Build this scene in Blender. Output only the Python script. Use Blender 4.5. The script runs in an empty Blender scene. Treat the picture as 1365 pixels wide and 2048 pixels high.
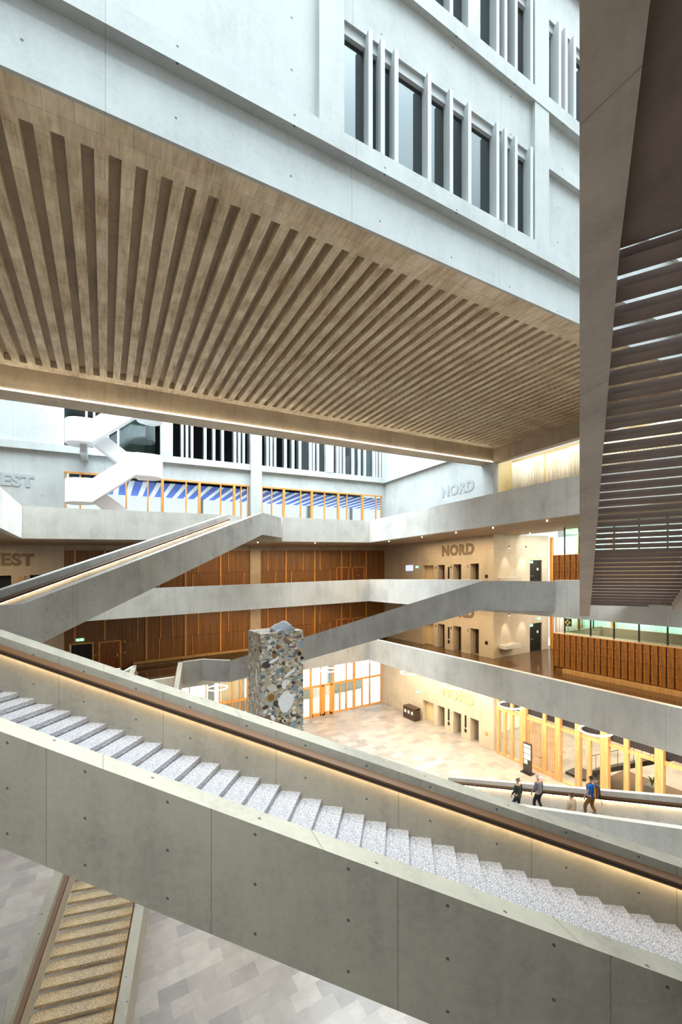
import bpy, bmesh, math, random
from mathutils import Vector, Matrix
random.seed(7)
sc = bpy.context.scene
COL = sc.collection

# ------------------------------------------------------------------ camera, world, exposure
ZO = 13.25                      # eye height above the ground floor
K, XN = 0.03275, 26.0           # the floors of the hall rise very gently towards the north wall
cam_d = bpy.data.cameras.new('camera')
cam = bpy.data.objects.new('camera', cam_d); COL.objects.link(cam)
cam.location = (0, 0, ZO)
cam.rotation_euler = (math.radians(90), 0, math.radians(60.61 - 90))
cam_d.sensor_fit = 'HORIZONTAL'; cam_d.sensor_width = 36
cam_d.lens = 839 / 1365 * 36
cam_d.shift_x = 0.0; cam_d.shift_y = 133 / 1365
cam_d.clip_start = 0.05; cam_d.clip_end = 500
sc.camera = cam

w = bpy.data.worlds.new('sky'); sc.world = w; w.use_nodes = True
bg = w.node_tree.nodes['Background']
_t = w.node_tree; _tc = _t.nodes.new('ShaderNodeTexCoord'); _sp = _t.nodes.new('ShaderNodeSeparateXYZ'); _rp = _t.nodes.new('ShaderNodeValToRGB')
_t.links.new(_tc.outputs['Generated'], _sp.inputs[0]); _mr = _t.nodes.new('ShaderNodeMapRange'); _mr.inputs[1].default_value = -1; _t.links.new(_sp.outputs[2], _mr.inputs[0])
_t.links.new(_mr.outputs[0], _rp.inputs[0]); _t.links.new(_rp.outputs[0], bg.inputs[0])
_e = _rp.color_ramp.elements; _e[0].position = .40; _e[0].color = (.085, .075, .062, 1); _e[1].position = 1; _e[1].color = (2.15, 2.42, 2.5, 1)
for _p, _c in ((.5, (.15, .15, .147, 1)), (.62, (.098, .112, .117, 1)), (.77, (.10, .12, .132, 1)), (.87, (.5, .58, .63, 1))):
    _n = _e.new(_p); _n.color = _c
_n = _e.new(.93); _n.color = (1.2, 1.35, 1.4, 1)
bg.inputs[1].default_value = 10.5
vs = sc.view_settings
sc.display_settings.display_device = 'sRGB'
vs.view_transform = 'Standard'; vs.look = 'None'; vs.gamma = 1; vs.exposure = -0.38
vs.use_curve_mapping = False
sc.cycles.use_denoising = True
sc.cycles.max_bounces = 8; sc.cycles.diffuse_bounces = 5; sc.cycles.glossy_bounces = 3
sc.cycles.transmission_bounces = 6; sc.cycles.transparent_max_bounces = 10
sc.cycles.sample_clamp_indirect = 6; sc.cycles.caustics_reflective = False; sc.cycles.caustics_refractive = False

WARM = (1.0, 0.74, 0.44); WARM2 = (1.0, 0.84, 0.63)
def wz(x, z): return z + ZO + K * (x - XN)
def area(name, x, y, z, sx, sy, power, color, rot=(0, 0, 0), sh=True, spread=180):
    l = bpy.data.lights.new(name, 'AREA'); l.shape = 'RECTANGLE'; l.size = sx; l.size_y = sy
    l.energy = power; l.color = color; l.spread = math.radians(spread)
    o = bpy.data.objects.new(name, l); COL.objects.link(o)
    o.location = (x, y, wz(x, z) if sh else z + ZO); o.rotation_euler = rot
    return o
# warm ceiling lighting below the galleries (the rows of downlights and rings there)
for (lz, p) in ((3.32, 580), (-1.88, 560)):
    area('gallery_light', 8, 33.6, lz, 24, 2.5, p * 2.0, WARM)
    area('gallery_light', 23.3, 17, lz, 3, 26, p * 2.9, WARM)
    area('gallery_light', 30, 18, lz, 4, 7, p * .9, (1, .82, .64))
    area('gallery_light', -8, 33, lz, 6, 4, p * .5, WARM)
# added lamp above the far court, standing in for daylight from overhead
area('far_court_fill', 11, 30.2, 19.0, 30, 12.6, 10500, (.86, .95, 1.0))
area('hall_light', 23.0, 19, -7.2, 4, 28, 4600, WARM2)
area('hall_light', 8, 33.8, -7.2, 26, 4, 2300, WARM2)
area('hall_light', 32, 14, -7.3, 9, 18, 3300, WARM2)

# ------------------------------------------------------------------ materials
def srgb(r, g, b):
    f = lambda v: ((v / 255 + 0.055) / 1.055) ** 2.4 if v > 10 else v / 255 / 12.92
    return (f(r), f(g), f(b), 1)
class NT:
    def __init__(s, name):
        s.m = bpy.data.materials.new(name); s.m.use_nodes = True
        s.t = s.m.node_tree; s.b = s.t.nodes['Principled BSDF']
    def n(s, typ, **kw):
        n = s.t.nodes.new(typ)
        for k, v in kw.items(): setattr(n, k, v)
        return n
    def l(s, a, b): s.t.links.new(a, b)
    def math(s, op, a, b=None, clamp=False):
        n = s.n('ShaderNodeMath', operation=op, use_clamp=clamp)
        for i, v in enumerate((a, b)):
            if v is None: continue
            if isinstance(v, (int, float)): n.inputs[i].default_value = v
            else: s.l(v, n.inputs[i])
        return n.outputs[0]
    def mix(s, fac, a, b, typ='MIX'):
        n = s.n('ShaderNodeMix', data_type='RGBA', blend_type=typ)
        for i, v in ((0, fac), (6, a), (7, b)):
            if isinstance(v, (int, float)): n.inputs[i].default_value = v
            elif isinstance(v, tuple): n.inputs[i].default_value = v
            else: s.l(v, n.inputs[i])
        return n.outputs[2]
    def uv(s, sx=1, sy=1):
        u = s.n('ShaderNodeUVMap'); m = s.n('ShaderNodeMapping')
        s.l(u.outputs[0], m.inputs[0]); m.inputs[3].default_value = (sx, sy, 1)
        return m.outputs[0]
    def noise(s, vec, scale, detail=4, rough=.55):
        n = s.n('ShaderNodeTexNoise'); n.inputs['Scale'].default_value = scale
        n.inputs['Detail'].default_value = detail; n.inputs['Roughness'].default_value = rough
        s.l(vec, n.inputs['Vector']); return n.outputs['Fac']
    def ramp(s, fac, stops):
        r = s.n('ShaderNodeValToRGB'); s.l(fac, r.inputs[0])
        e = r.color_ramp.elements
        while len(e) < len(stops): e.new(.5)
        for i, (p, c) in enumerate(stops): e[i].position = p; e[i].color = c
        return r.outputs[0]
def simple(name, col, rough=.5, metal=0, emit=None, estr=0, spec=None):
    m = NT(name); m.b.inputs['Base Color'].default_value = col
    m.b.inputs['Roughness'].default_value = rough; m.b.inputs['Metallic'].default_value = metal
    v = m.n('ShaderNodeTexCoord'); nz = m.noise(v.outputs['Object'], 6, 2)
    c = m.mix(nz, tuple(x * .9 for x in col[:3]) + (1,), tuple(min(1, x * 1.08) for x in col[:3]) + (1,))
    m.l(c, m.b.inputs['Base Color'])
    if emit: m.b.inputs['Emission Color'].default_value = emit; m.b.inputs['Emission Strength'].default_value = estr
    if spec is not None: m.b.inputs['Specular IOR Level'].default_value = spec
    return m.m
def concrete(name, col, joint=4.4, hj=0, holes=0, var=.22, rough=.62, jo=0.0, vj0=0.0, warmth=None, holev=1.0, hole_r=.028, slope=0.0, hu=0.0, hv=.2):
    m = NT(name)
    uv = m.uv(); sep = m.n('ShaderNodeSeparateXYZ'); m.l(uv, sep.inputs[0]); U, V = sep.outputs[0], sep.outputs[1]
    n1 = m.noise(uv, .55, 6, .6); n2 = m.noise(m.uv(1.6, .25), 1.5, 5, .6); n3 = m.noise(uv, 9, 6, .7)
    s = m.math('ADD', m.math('MULTIPLY', n1, .5), m.math('MULTIPLY', n2, .25)); s = m.math('ADD', s, m.math('MULTIPLY', n3, .25))
    dark = tuple(x * (1 - var * 1.5) for x in col[:3]) + (1,); lite = tuple(min(1, x * (1 + var)) for x in col[:3]) + (1,)
    if warmth: dark = tuple(dark[i] * warmth[i] for i in range(3)) + (1,)
    c = m.ramp(s, [(.36, dark), (.5, col), (.66, lite)])
    # air pores
    vor = m.n('ShaderNodeTexVoronoi'); m.l(uv, vor.inputs['Vector']); vor.inputs['Scale'].default_value = 3.1
    pore = m.math('LESS_THAN', vor.outputs['Distance'], .022)
    c = m.mix(m.math('MULTIPLY', pore, .5), c, tuple(x * .4 for x in col[:3]) + (1,))
    if joint:
        fr = m.math('FRACT', m.math('DIVIDE', m.math('ADD', U, jo + 100 * joint), joint))
        j = m.math('LESS_THAN', fr, .016 / joint * 1.1)
        soft = m.math('LESS_THAN', fr, .12 / joint)
        c = m.mix(m.math('MULTIPLY', soft, .10), c, lite)
        c = m.mix(m.math('MULTIPLY', j, .5), c, tuple(x * .35 for x in col[:3]) + (1,))
    if hj:
        fr = m.math('FRACT', m.math('DIVIDE', m.math('ADD', V, vj0 + 100 * hj), hj))
        j = m.math('LESS_THAN', fr, .016 / hj)
        c = m.mix(m.math('MULTIPLY', j, .5), c, tuple(x * .4 for x in col[:3]) + (1,))
    if holes:
        a = m.math('SUBTRACT', m.math('FRACT', m.math('DIVIDE', m.math('ADD', U, 100.0 * holes + hu), holes)), .5)
        Vs = m.math('ADD', V, m.math('MULTIPLY', U, slope)) if slope else V
        b = m.math('SUBTRACT', m.math('FRACT', m.math('DIVIDE', m.math('ADD', Vs, 100.0 * holev + hv), holev)), .5)
        a = m.math('MULTIPLY', a, holes); b = m.math('MULTIPLY', b, holev)
        d = m.math('ADD', m.math('MULTIPLY', a, a), m.math('MULTIPLY', b, b))
        h = m.math('LESS_THAN', d, hole_r ** 2)
        c = m.mix(m.math('MULTIPLY', h, .8), c, (.02, .02, .02, 1))
    m.l(c, m.b.inputs['Base Color']); m.b.inputs['Roughness'].default_value = rough
    bp = m.n('ShaderNodeBump'); bp.inputs['Strength'].default_value = .12; bp.inputs['Distance'].default_value = .02
    m.l(n3, bp.inputs['Height']); m.l(bp.outputs[0], m.b.inputs['Normal'])
    return m.m
CONC = concrete('pale concrete', srgb(186, 186, 182), 4.4, holes=1.5, holev=.8)
CONCW = concrete('facade concrete', srgb(172, 178, 178), 5.6, holes=2.6, holev=1.25, var=.13)
CONCB = concrete('parapet concrete', srgb(208, 207, 201), 4.3, holes=0, var=.16)
CONCS = concrete('stair concrete', srgb(153, 147, 133), 2.27, holes=1.135, holev=.6, var=.2, jo=2.299, hole_r=.02, slope=.271, hu=2.299, hv=-8.787)
CONCS2 = concrete('stair concrete dark', srgb(160, 158, 152), 4.0, holes=2.0, holev=.8, var=.22, hole_r=.022)
CONCR = concrete('brown grey concrete', srgb(188, 178, 170), 3.6, holes=0, var=.18)
CONCN = concrete('north wall concrete', srgb(196, 184, 164), 3.15, hj=2.6, holes=0, var=.14, jo=.9)
CONCD = concrete('soffit concrete', srgb(176, 160, 138), 4.2, var=.2)
def ribmat():
    m = NT('ribbed ceiling concrete'); uv = m.uv()
    n1 = m.noise(uv, .7, 6, .65); n2 = m.noise(m.uv(3, .5), 2, 5, .7)
    s = m.math('ADD', m.math('MULTIPLY', n1, .5), m.math('MULTIPLY', n2, .5))
    c = m.ramp(s, [(.38, srgb(176, 156, 128)), (.5, srgb(214, 198, 170)), (.62, srgb(236, 224, 200))])
    br = m.n('ShaderNodeTexBrick'); m.l(uv, br.inputs['Vector'])
    br.inputs['Scale'].default_value = 1; br.inputs['Brick Width'].default_value = .524; br.inputs['Row Height'].default_value = .55
    br.inputs['Mortar Size'].default_value = .006; br.inputs['Color1'].default_value = (1, 1, 1, 1); br.inputs['Color2'].default_value = (.86, .86, .86, 1)
    br.inputs['Mortar'].default_value = (.62, .58, .54, 1)
    c = m.mix(1.0, c, br.outputs[0], 'MULTIPLY')
    m.l(c, m.b.inputs['Base Color']); m.b.inputs['Roughness'].default_value = .8
    return m.m
RIB = ribmat()
GROOVE = concrete('groove concrete', srgb(176, 158, 136), 1.7, var=.25)
def woodslat(name, dark, lite, pitch=.07):
    m = NT(name); uv = m.uv(); sep = m.n('ShaderNodeSeparateXYZ'); m.l(uv, sep.inputs[0])
    fr = m.math('FRACT', m.math('DIVIDE', m.math('ADD', sep.outputs[0], 100), pitch))
    slot = m.math('LESS_THAN', fr, .28)
    n1 = m.noise(m.uv(1.4, .05), 6, 3, .6); n2 = m.noise(m.uv(14, .5), 3, 3, .6)
    c = m.ramp(m.math('ADD', m.math('MULTIPLY', n1, .6), m.math('MULTIPLY', n2, .4)), [(.35, dark), (.65, lite)])
    c = m.mix(m.math('MULTIPLY', slot, .75), c, tuple(x * .25 for x in dark[:3]) + (1,))
    m.l(c, m.b.inputs['Base Color']); m.b.inputs['Roughness'].default_value = .45
    return m.m
SLAT = woodslat('dark slatted wood', srgb(106, 68, 28), srgb(164, 112, 56))
def wood(name, a, b, rough=.4):
    m = NT(name); tc = m.n('ShaderNodeTexCoord'); mp = m.n('ShaderNodeMapping'); m.l(tc.outputs['Object'], mp.inputs[0])
    mp.inputs[3].default_value = (9, 9, .6)
    n = m.noise(mp.outputs[0], 1.6, 5, .6); c = m.ramp(n, [(.35, a), (.65, b)])
    m.l(c, m.b.inputs['Base Color']); m.b.inputs['Roughness'].default_value = rough; return m.m
OAK = wood('warm oak', srgb(186, 122, 52), srgb(222, 164, 88))
OAKL = wood('light oak', srgb(190, 148, 96), srgb(216, 176, 122))
WALN = wood('walnut', srgb(112, 62, 26), srgb(150, 88, 40))
RAIL = simple('handrail wood', srgb(92, 60, 30), .5)
LOCK = wood('locker veneer', srgb(112, 72, 28), srgb(150, 100, 44))
def tiles(name, cols, bw, rh, rough, mortar=(.5, .5, .5, 1), spec=.5, vein=False):
    m = NT(name); uv = m.uv()
    br = m.n('ShaderNodeTexBrick'); m.l(uv, br.inputs['Vector']); br.inputs['Scale'].default_value = 1
    br.inputs['Brick Width'].default_value = bw; br.inputs['Row Height'].default_value = rh; br.inputs['Mortar Size'].default_value = .004
    br.offset = .37
    br.inputs['Color1'].default_value = (0, 0, 0, 1); br.inputs['Color2'].default_value = (1, 1, 1, 1); br.inputs['Mortar'].default_value = (.5, .5, .5, 1)
    c = m.ramp(br.outputs[0], cols)
    n = m.noise(uv, 1.1, 8, .7); c = m.mix(.55, c, m.ramp(n, [(.3, (.55, .54, .53, 1)), (.7, (1.0, 1.0, 1.0, 1))]), 'MULTIPLY')
    if vein:
        v = m.noise(m.uv(2.2, 7), 1.3, 8, .75); c = m.mix(m.math('MULTIPLY', m.math('GREATER_THAN', v, .63), .35), c, (.75, .75, .74, 1))
    c = m.mix(m.math('MULTIPLY', br.outputs['Fac'], .5), c, tuple(x * .5 for x in mortar[:3]) + (1,))
    m.l(c, m.b.inputs['Base Color']); m.b.inputs['Roughness'].default_value = rough; m.b.inputs['Specular IOR Level'].default_value = spec
    return m.m
TILE = tiles('ground stone tiles', [(0, srgb(142, 137, 134)), (.25, srgb(156, 149, 144)), (.6, srgb(166, 158, 151)), (1, srgb(176, 169, 161))], .95, .62, .28, vein=True)
BROWNF = simple('polished brown floor', srgb(92, 70, 50), .12)
TERR = None
def terrazzo(name, base, a, b):
    m = NT(name); tc = m.n('ShaderNodeTexCoord')
    v = m.n('ShaderNodeTexVoronoi'); m.l(tc.outputs['Object'], v.inputs['Vector']); v.inputs['Scale'].default_value = 60
    n = m.noise(tc.outputs['Object'], 60, 3)
    c = m.ramp(m.math('ADD', m.math('MULTIPLY', v.outputs['Distance'], .8), m.math('MULTIPLY', n, .35)), [(.3, a), (.52, base), (.72, b)])
    m.l(c, m.b.inputs['Base Color']); m.b.inputs['Roughness'].default_value = .5; return m.m
TERR = terrazzo('speckled tread stone', srgb(150, 152, 158), srgb(190, 192, 198), srgb(112, 112, 118))
TERRG = terrazzo('speckled warm tread stone', srgb(160, 146, 120), srgb(200, 186, 156), srgb(110, 98, 80))
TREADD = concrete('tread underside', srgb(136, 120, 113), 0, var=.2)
BLACK = simple('black metal', srgb(16, 15, 16), .5)
DARK = simple('dark bronze', srgb(66, 50, 38), .4)
DARKRED = simple('dark locker frame', srgb(52, 34, 22), .5)
WHITE = simple('white painted steel', srgb(232, 234, 238), .45)
CREAM = simple('cream door paint', srgb(226, 206, 160), .5)
FINW = concrete('fin concrete', srgb(190, 198, 200), 0, var=.07)
BRASS = simple('brass knob', srgb(226, 172, 86), .3, .6)
STEEL = simple('brushed steel', srgb(150, 146, 138), .35, .7)
LED = simple('warm led strip', (1, .8, .55, 1), .5, emit=(1, .74, .42, 1), estr=36)
LEDC = simple('neutral led strip', (1, .95, .88, 1), .5, emit=(1, .92, .78, 1), estr=11)
RING = simple('lit ring tube', (1, .9, .75, 1), .5, emit=(1, .86, .62, 1), estr=9)
SPOT = simple('lit downlight', (1, .95, .85, 1), .5, emit=(1, .86, .66, 1), estr=14)
GREEN = simple('lit exit sign', srgb(80, 200, 150), .5, emit=(.25, 1, .6, 1), estr=1.3)
SIGNW = simple('lit exit pictogram', (1, 1, 1, 1), .5, emit=(1, 1, 1, 1), estr=2.2)
SCREEN = simple('lit screen', srgb(170, 180, 240), .3, emit=(.55, .62, 1, 1), estr=1.6)
BLUE = simple('blue awning slat', srgb(0, 84, 196), .6)
WHITES = simple('white awning slat', srgb(226, 232, 240), .6)
CURT = simple('cream curtain cloth', srgb(232, 224, 206), .9)
CURTG = simple('pale green curtain cloth', srgb(196, 222, 210), .9)
CURTW = simple('white slatted blind', srgb(240, 236, 232), .8)
PAPER = simple('white paper', srgb(240, 238, 232), .8)
BENCH = wood('bench wood', srgb(172, 134, 86), srgb(206, 168, 116))
LETTERD = concrete('dark relief letter', srgb(128, 112, 92), 0, var=.2)
LETTERL = concrete('pale relief letter', srgb(158, 166, 170), 0, var=.12)
LETTERG = concrete('peach relief letter', srgb(206, 178, 138), 0, var=.1)
OUTF = simple('outdoor pale paving', srgb(214, 216, 210), .8)
GREYW = simple('grey outdoor sill', srgb(168, 168, 160), .8)
PLANT = simple('leaf green', srgb(70, 104, 52), .6)
def glass(name, tint, refl=.12, alpha=1.0):
    m = NT(name); t = m.t
    for n in list(t.nodes):
        if n.type == 'BSDF_PRINCIPLED': t.nodes.remove(n)
    out = [n for n in t.nodes if n.type == 'OUTPUT_MATERIAL'][0]
    tr = m.n('ShaderNodeBsdfTransparent'); tr.inputs[0].default_value = tint
    gl = m.n('ShaderNodeBsdfGlossy'); gl.inputs['Roughness'].default_value = .03; gl.inputs[0].default_value = (.9, .95, .95, 1)
    lw = m.n('ShaderNodeLayerWeight'); lw.inputs[0].default_value = .35
    f = m.math('MULTIPLY', m.math('ADD', m.math('MULTIPLY', lw.outputs['Fresnel'], .5 if alpha == 1.0 else alpha), refl), 1.0, True)
    mx = m.n('ShaderNodeMixShader'); m.l(f, mx.inputs[0]); m.l(tr.outputs[0], mx.inputs[1]); m.l(gl.outputs[0], mx.inputs[2]); m.l(mx.outputs[0], out.inputs[0])
    return m.m
GL = glass('clear glass', (.97, .99, .98, 1), 0.0, .2)
GLG = glass('pale green glass', (.88, .97, .94, 1), .01, .2)
GLD = glass('dark window glass', (.14, .22, .24, 1), .10)
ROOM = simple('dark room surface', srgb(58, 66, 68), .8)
def stonemat():
    m = NT('conglomerate stone'); tc = m.n('ShaderNodeTexCoord')
    base = m.ramp(m.noise(tc.outputs['Object'], 2.2, 6, .7), [(.35, srgb(140, 120, 96)), (.5, srgb(182, 166, 142)), (.65, srgb(158, 160, 156))])
    c = base
    pal = [(0, srgb(206, 196, 180)), (.14, srgb(96, 112, 120)), (.28, srgb(140, 152, 156)), (.40, srgb(176, 150, 116)), (.52, srgb(74, 62, 60)), (.62, srgb(222, 216, 204)), (.74, srgb(120, 98, 84)), (.86, srgb(158, 168, 166)), (1, srgb(190, 170, 140))]
    for scl, thr, sd in ((9.5, .42, 7), (4.6, .40, 3), (2.3, .36, 0)):
        mp = m.n('ShaderNodeMapping'); m.l(tc.outputs['Object'], mp.inputs[0]); mp.inputs[1].default_value = (sd, sd * .7, sd * 1.3)
        mp.inputs[3].default_value = (1, 1, 1.35)
        v = m.n('ShaderNodeTexVoronoi'); m.l(mp.outputs[0], v.inputs['Vector']); v.inputs['Scale'].default_value = scl
        v.inputs['Randomness'].default_value = 1
        sp = m.n('ShaderNodeSeparateColor'); m.l(v.outputs['Color'], sp.inputs[0])
        r = m.ramp(sp.outputs[0], pal); r.node.color_ramp.interpolation = 'CONSTANT'
        th = m.math('ADD', m.math('MULTIPLY', sp.outputs[1], .25), thr - .1)
        inside = m.math('LESS_THAN', v.outputs['Distance'], th)
        if scl == 2.3: inside = m.math('MULTIPLY', inside, m.math('GREATER_THAN', sp.outputs[2], .35))
        c = m.mix(inside, c, r)
    # order: small pebbles first, then larger
    m.l(c, m.b.inputs['Base Color']); m.b.inputs['Roughness'].default_value = .35; return m.m
STONE = stonemat()

# ------------------------------------------------------------------ mesh helpers
class MB:
    def __init__(s, sh=True): s.v = []; s.f = []; s.mi = []; s.sh = sh; s.cur = 0
    def P(s, x, y, z):
        s.v.append((x, y, wz(x, z) if s.sh else z + ZO)); return len(s.v) - 1
    def face(s, idx): s.f.append(tuple(idx)); s.mi.append(s.cur)
    def box(s, x0, x1, y0, y1, z0, z1):
        i = [s.P(x, y, z) for z in (z0, z1) for y in (y0, y1) for x in (x0, x1)]
        for q in ((0, 2, 3, 1), (4, 5, 7, 6), (0, 1, 5, 4), (2, 6, 7, 3), (0, 4, 6, 2), (1, 3, 7, 5)): s.face([i[k] for k in q])
    def prism(s, sects):          # sects: list of 4-point rings [(x,y,z)*4]
        r = [[s.P(*p) for p in q] for q in sects]; n = len(r[0])
        for a, b in zip(r, r[1:]):
            for k in range(n): s.face((a[k], a[(k + 1) % n], b[(k + 1) % n], b[k]))
        s.face(r[0][::-1]); s.face(r[-1])
    def tube(s, pts, rad, n=8, closed=False):
        rings = []
        m_ = len(pts)
        for i, p in enumerate(pts):
            p = Vector(p); a = Vector(pts[(i - 1) % m_] if (closed or i) else pts[0]); b = Vector(pts[(i + 1) % m_] if (closed or i < m_ - 1) else pts[-1])
            t = (b - a).normalized(); up = Vector((0, 0, 1)) if abs(t.z) < .95 else Vector((1, 0, 0))
            e1 = t.cross(up).normalized(); e2 = t.cross(e1).normalized()
            rr = rad[i] if isinstance(rad, (list, tuple)) else rad
            rings.append([s.P(*(p + (e1 * math.cos(2 * math.pi * k / n) + e2 * math.sin(2 * math.pi * k / n)) * rr)) for k in range(n)])
        L = list(zip(rings, rings[1:])) + ([(rings[-1], rings[0])] if closed else [])
        for a, b in L:
            for k in range(n): s.face((a[k], a[(k + 1) % n], b[(k + 1) % n], b[k]))
        if not closed: s.face(rings[0][::-1]); s.face(rings[-1])
    def disc(s, c, r, axis, th, n=20, shape=None):
        rings = []
        for o in (-th / 2, th / 2):
            ring = []
            for k in range(n):
                a = 2 * math.pi * k / n; rr = r * (shape[k % len(shape)] if shape else 1)
                ca, sa = math.cos(a) * rr, math.sin(a) * rr
                d = {'x': (o, ca, sa), 'y': (ca, o, sa), 'z': (ca, sa, o)}[axis]
                ring.append(s.P(c[0] + d[0], c[1] + d[1], c[2] + d[2]))
            rings.append(ring)
        for k in range(n): s.face((rings[0][k], rings[0][(k + 1) % n], rings[1][(k + 1) % n], rings[1][k]))
        s.face(rings[0][::-1]); s.face(rings[1])
    def build(s, name, mats, parent=None, recalc=True, smooth=False):
        if not isinstance(mats, (list, tuple)): mats = [mats]
        off = Vector(parent.get('_o', (0, 0, 0))) if parent else Vector((0, 0, 0))
        me = bpy.data.meshes.new(name)
        me.from_pydata([tuple(Vector(v) - off) for v in s.v], [], s.f)
        for m in mats: me.materials.append(m)
        for p, k in zip(me.polygons, s.mi): p.material_index = k; p.use_smooth = smooth
        if recalc:
            b = bmesh.new(); b.from_mesh(me); bmesh.ops.recalc_face_normals(b, faces=b.faces); b.to_mesh(me); b.free()
        uvl = me.uv_layers.new(name='UVMap')
        for p in me.polygons:
            n = p.normal
            if abs(n.z) < .72:
                t = Vector((0, 0, 1)).cross(n); t = t.normalized() if t.length > 1e-4 else Vector((1, 0, 0))
                for li in p.loop_indices:
                    co = me.vertices[me.loops[li].vertex_index].co + off
                    uvl.data[li].uv = (co.dot(t), co.z)
            else:
                for li in p.loop_indices:
                    co = me.vertices[me.loops[li].vertex_index].co + off
                    uvl.data[li].uv = (co.x, co.y)
        o = bpy.data.objects.new(name, me); COL.objects.link(o)
        if parent:
            o.parent = parent; o['_o'] = tuple(off)
        return o
def tag(o, label=None, cat=None, group=None, kind=None):
    if label: o['label'] = label
    if cat: o['category'] = cat
    if group: o['group'] = group
    if kind: o['kind'] = kind
    return o
def thing(name, label, cat, loc, group=None, sh=True, rz=0):
    o = bpy.data.objects.new(name, None); COL.objects.link(o); o.empty_display_size = .2
    p = (loc[0], loc[1], wz(loc[0], loc[2]) if sh else loc[2] + ZO)
    o.location = p; o.rotation_euler = (0, 0, rz); o['_o'] = p
    return tag(o, label, cat, group)
def copy_tree(root, loc, label=None, rz=None):
    r = root.copy(); COL.objects.link(r); r.location = loc; r['_o'] = loc
    if label: r['label'] = label
    if rz is not None: r.rotation_euler = (0, 0, rz)
    for ch in list(root.children):
        c = ch.copy(); COL.objects.link(c); c.parent = r
        for g in list(ch.children):
            d = g.copy(); COL.objects.link(d); d.parent = c
    return r
def struct(name, mb, mats, parent=None, **k):
    o = mb.build(name, mats, parent, **k)
    if parent is None: o['kind'] = 'structure'
    return o
def S(name, mats, *boxes, parent=None, sh=True):
    mb = MB(sh)
    for b in boxes: mb.box(*b)
    return struct(name, mb, mats, parent)
def B(name, mats, *boxes, parent=None, sh=True):
    mb = MB(sh)
    for b in boxes: mb.box(*b)
    return mb.build(name, mats, parent)

# ------------------------------------------------------------------ setting
G, L1, L2, L3 = -13.25, -6.15, -0.95, 4.25
YB, YW, XB, XL = 31.1, 36.7, 20.4, -4.3
S('floor', TILE, (-24, 46, -14, 37.0, G - .3, G))
S('ground_outside', OUTF, (-24, 60, 37.0, 75, G - .3, G - .02))
# gallery slabs (three levels, U shape round the atrium)
for i, lz in enumerate((L1, L2, L3)):
    bot = lz - .87
    for part, fm in ((0, BROWNF), (1, CONCD)):
        z0, z1 = (lz - .05, lz) if part == 0 else (bot, lz - .05)
        mb = MB()
        mb.box(-16, XL - .3, -9, YW, z0, z1)
        mb.box(XL - .3, XB + .3, YB + .3, YW, z0, z1)
        mb.box(XB + .3, 34 if lz < 4 else 29, -9, YW, z0, z1)
        mb.box(XL - .3, XB + .3, -9, -.15, z0, z1)
        struct('floor' if part == 0 else 'ceiling', mb, fm)
# walls
def wall_with_holes(name, mat, plane, a0, a1, z0, z1, holes, th, axis):
    """axis 'x': wall in plane X=plane running along Y, thickness towards +X; 'y': plane Y=plane running along X"""
    mb = MB()
    xs = sorted(set([a0, a1] + [h[0] for h in holes] + [h[1] for h in holes]))
    zs = sorted(set([z0, z1] + [h[2] for h in holes] + [h[3] for h in holes]))
    for p, q in zip(xs, xs[1:]):
        run = None
        for r_, s_ in zip(zs, zs[1:]):
            cx, cz = (p + q) / 2, (r_ + s_) / 2
            if any(h[0] < cx < h[1] and h[2] < cz < h[3] for h in holes): continue
            if axis == 'x': mb.box(plane, plane + th, p, q, r_, s_)
            else: mb.box(p, q, plane, plane + th, r_, s_)
    o = struct(name, mb, mat)
    b = bmesh.new(); b.from_mesh(o.data); bmesh.ops.remove_doubles(b, verts=b.verts, dist=.0005)
    seen = {}
    for f in b.faces: seen.setdefault(tuple(round(c, 3) for c in f.calc_center_median()), []).append(f)
    bmesh.ops.delete(b, geom=[f for v in seen.values() if len(v) > 1 for f in v], context='FACES')
    b.to_mesh(o.data); b.free()
    return o
# north wall with lift and door openings on the three lower floors
nh = []
for fz, hh in ((G, 1.9), (L1, 2.1), (L2, 2.15)):
    for (a, b_) in ((29.02, 30.5), (27.62, 28.5), (25.65, 26.58), (23.75, 24.66)): nh.append((a, b_, fz, fz + hh))
wall_with_holes('wall_north', CONCN, 26.0, 22.3, 37.4, G, 3.38, nh, .9, 'x')
wall_with_holes('wall_north_upper', CONCW, 26.0, 22.3, 36.7, 3.38, 15.0, [], .5, 'x')
S('trim_1', CONCW, (25.72, 26.0, 23.5, 36.42, 10.1, 10.63))
# back of the lift lobby niches + recess wall with sink
S('wall_recess', CONCN, (26.9, 30.3, 22.3, 22.6, L1, -1.82), (26.9, 30.3, 22.3, 22.6, L2, 3.38), (30.3, 31.85, 22.3, 22.6, L1 + 2.3, -1.82), (30.3, 31.85, 22.3, 22.6, L2 + 2.3, 3.38),
  (31.85, 32.7, 22.3, 23.5, L1, -1.82), (31.85, 32.7, 22.3, 23.5, L2, 3.38), (26.9, 27.1, 22.6, 37, G, 3.38), (30.2, 30.32, 22.6, 23.5, L1, -1.82), (30.2, 30.32, 22.6, 23.5, L2, 3.38))
S('wall_back', CONC, (-16, 34, -13.5, -13, G, 17))
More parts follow.
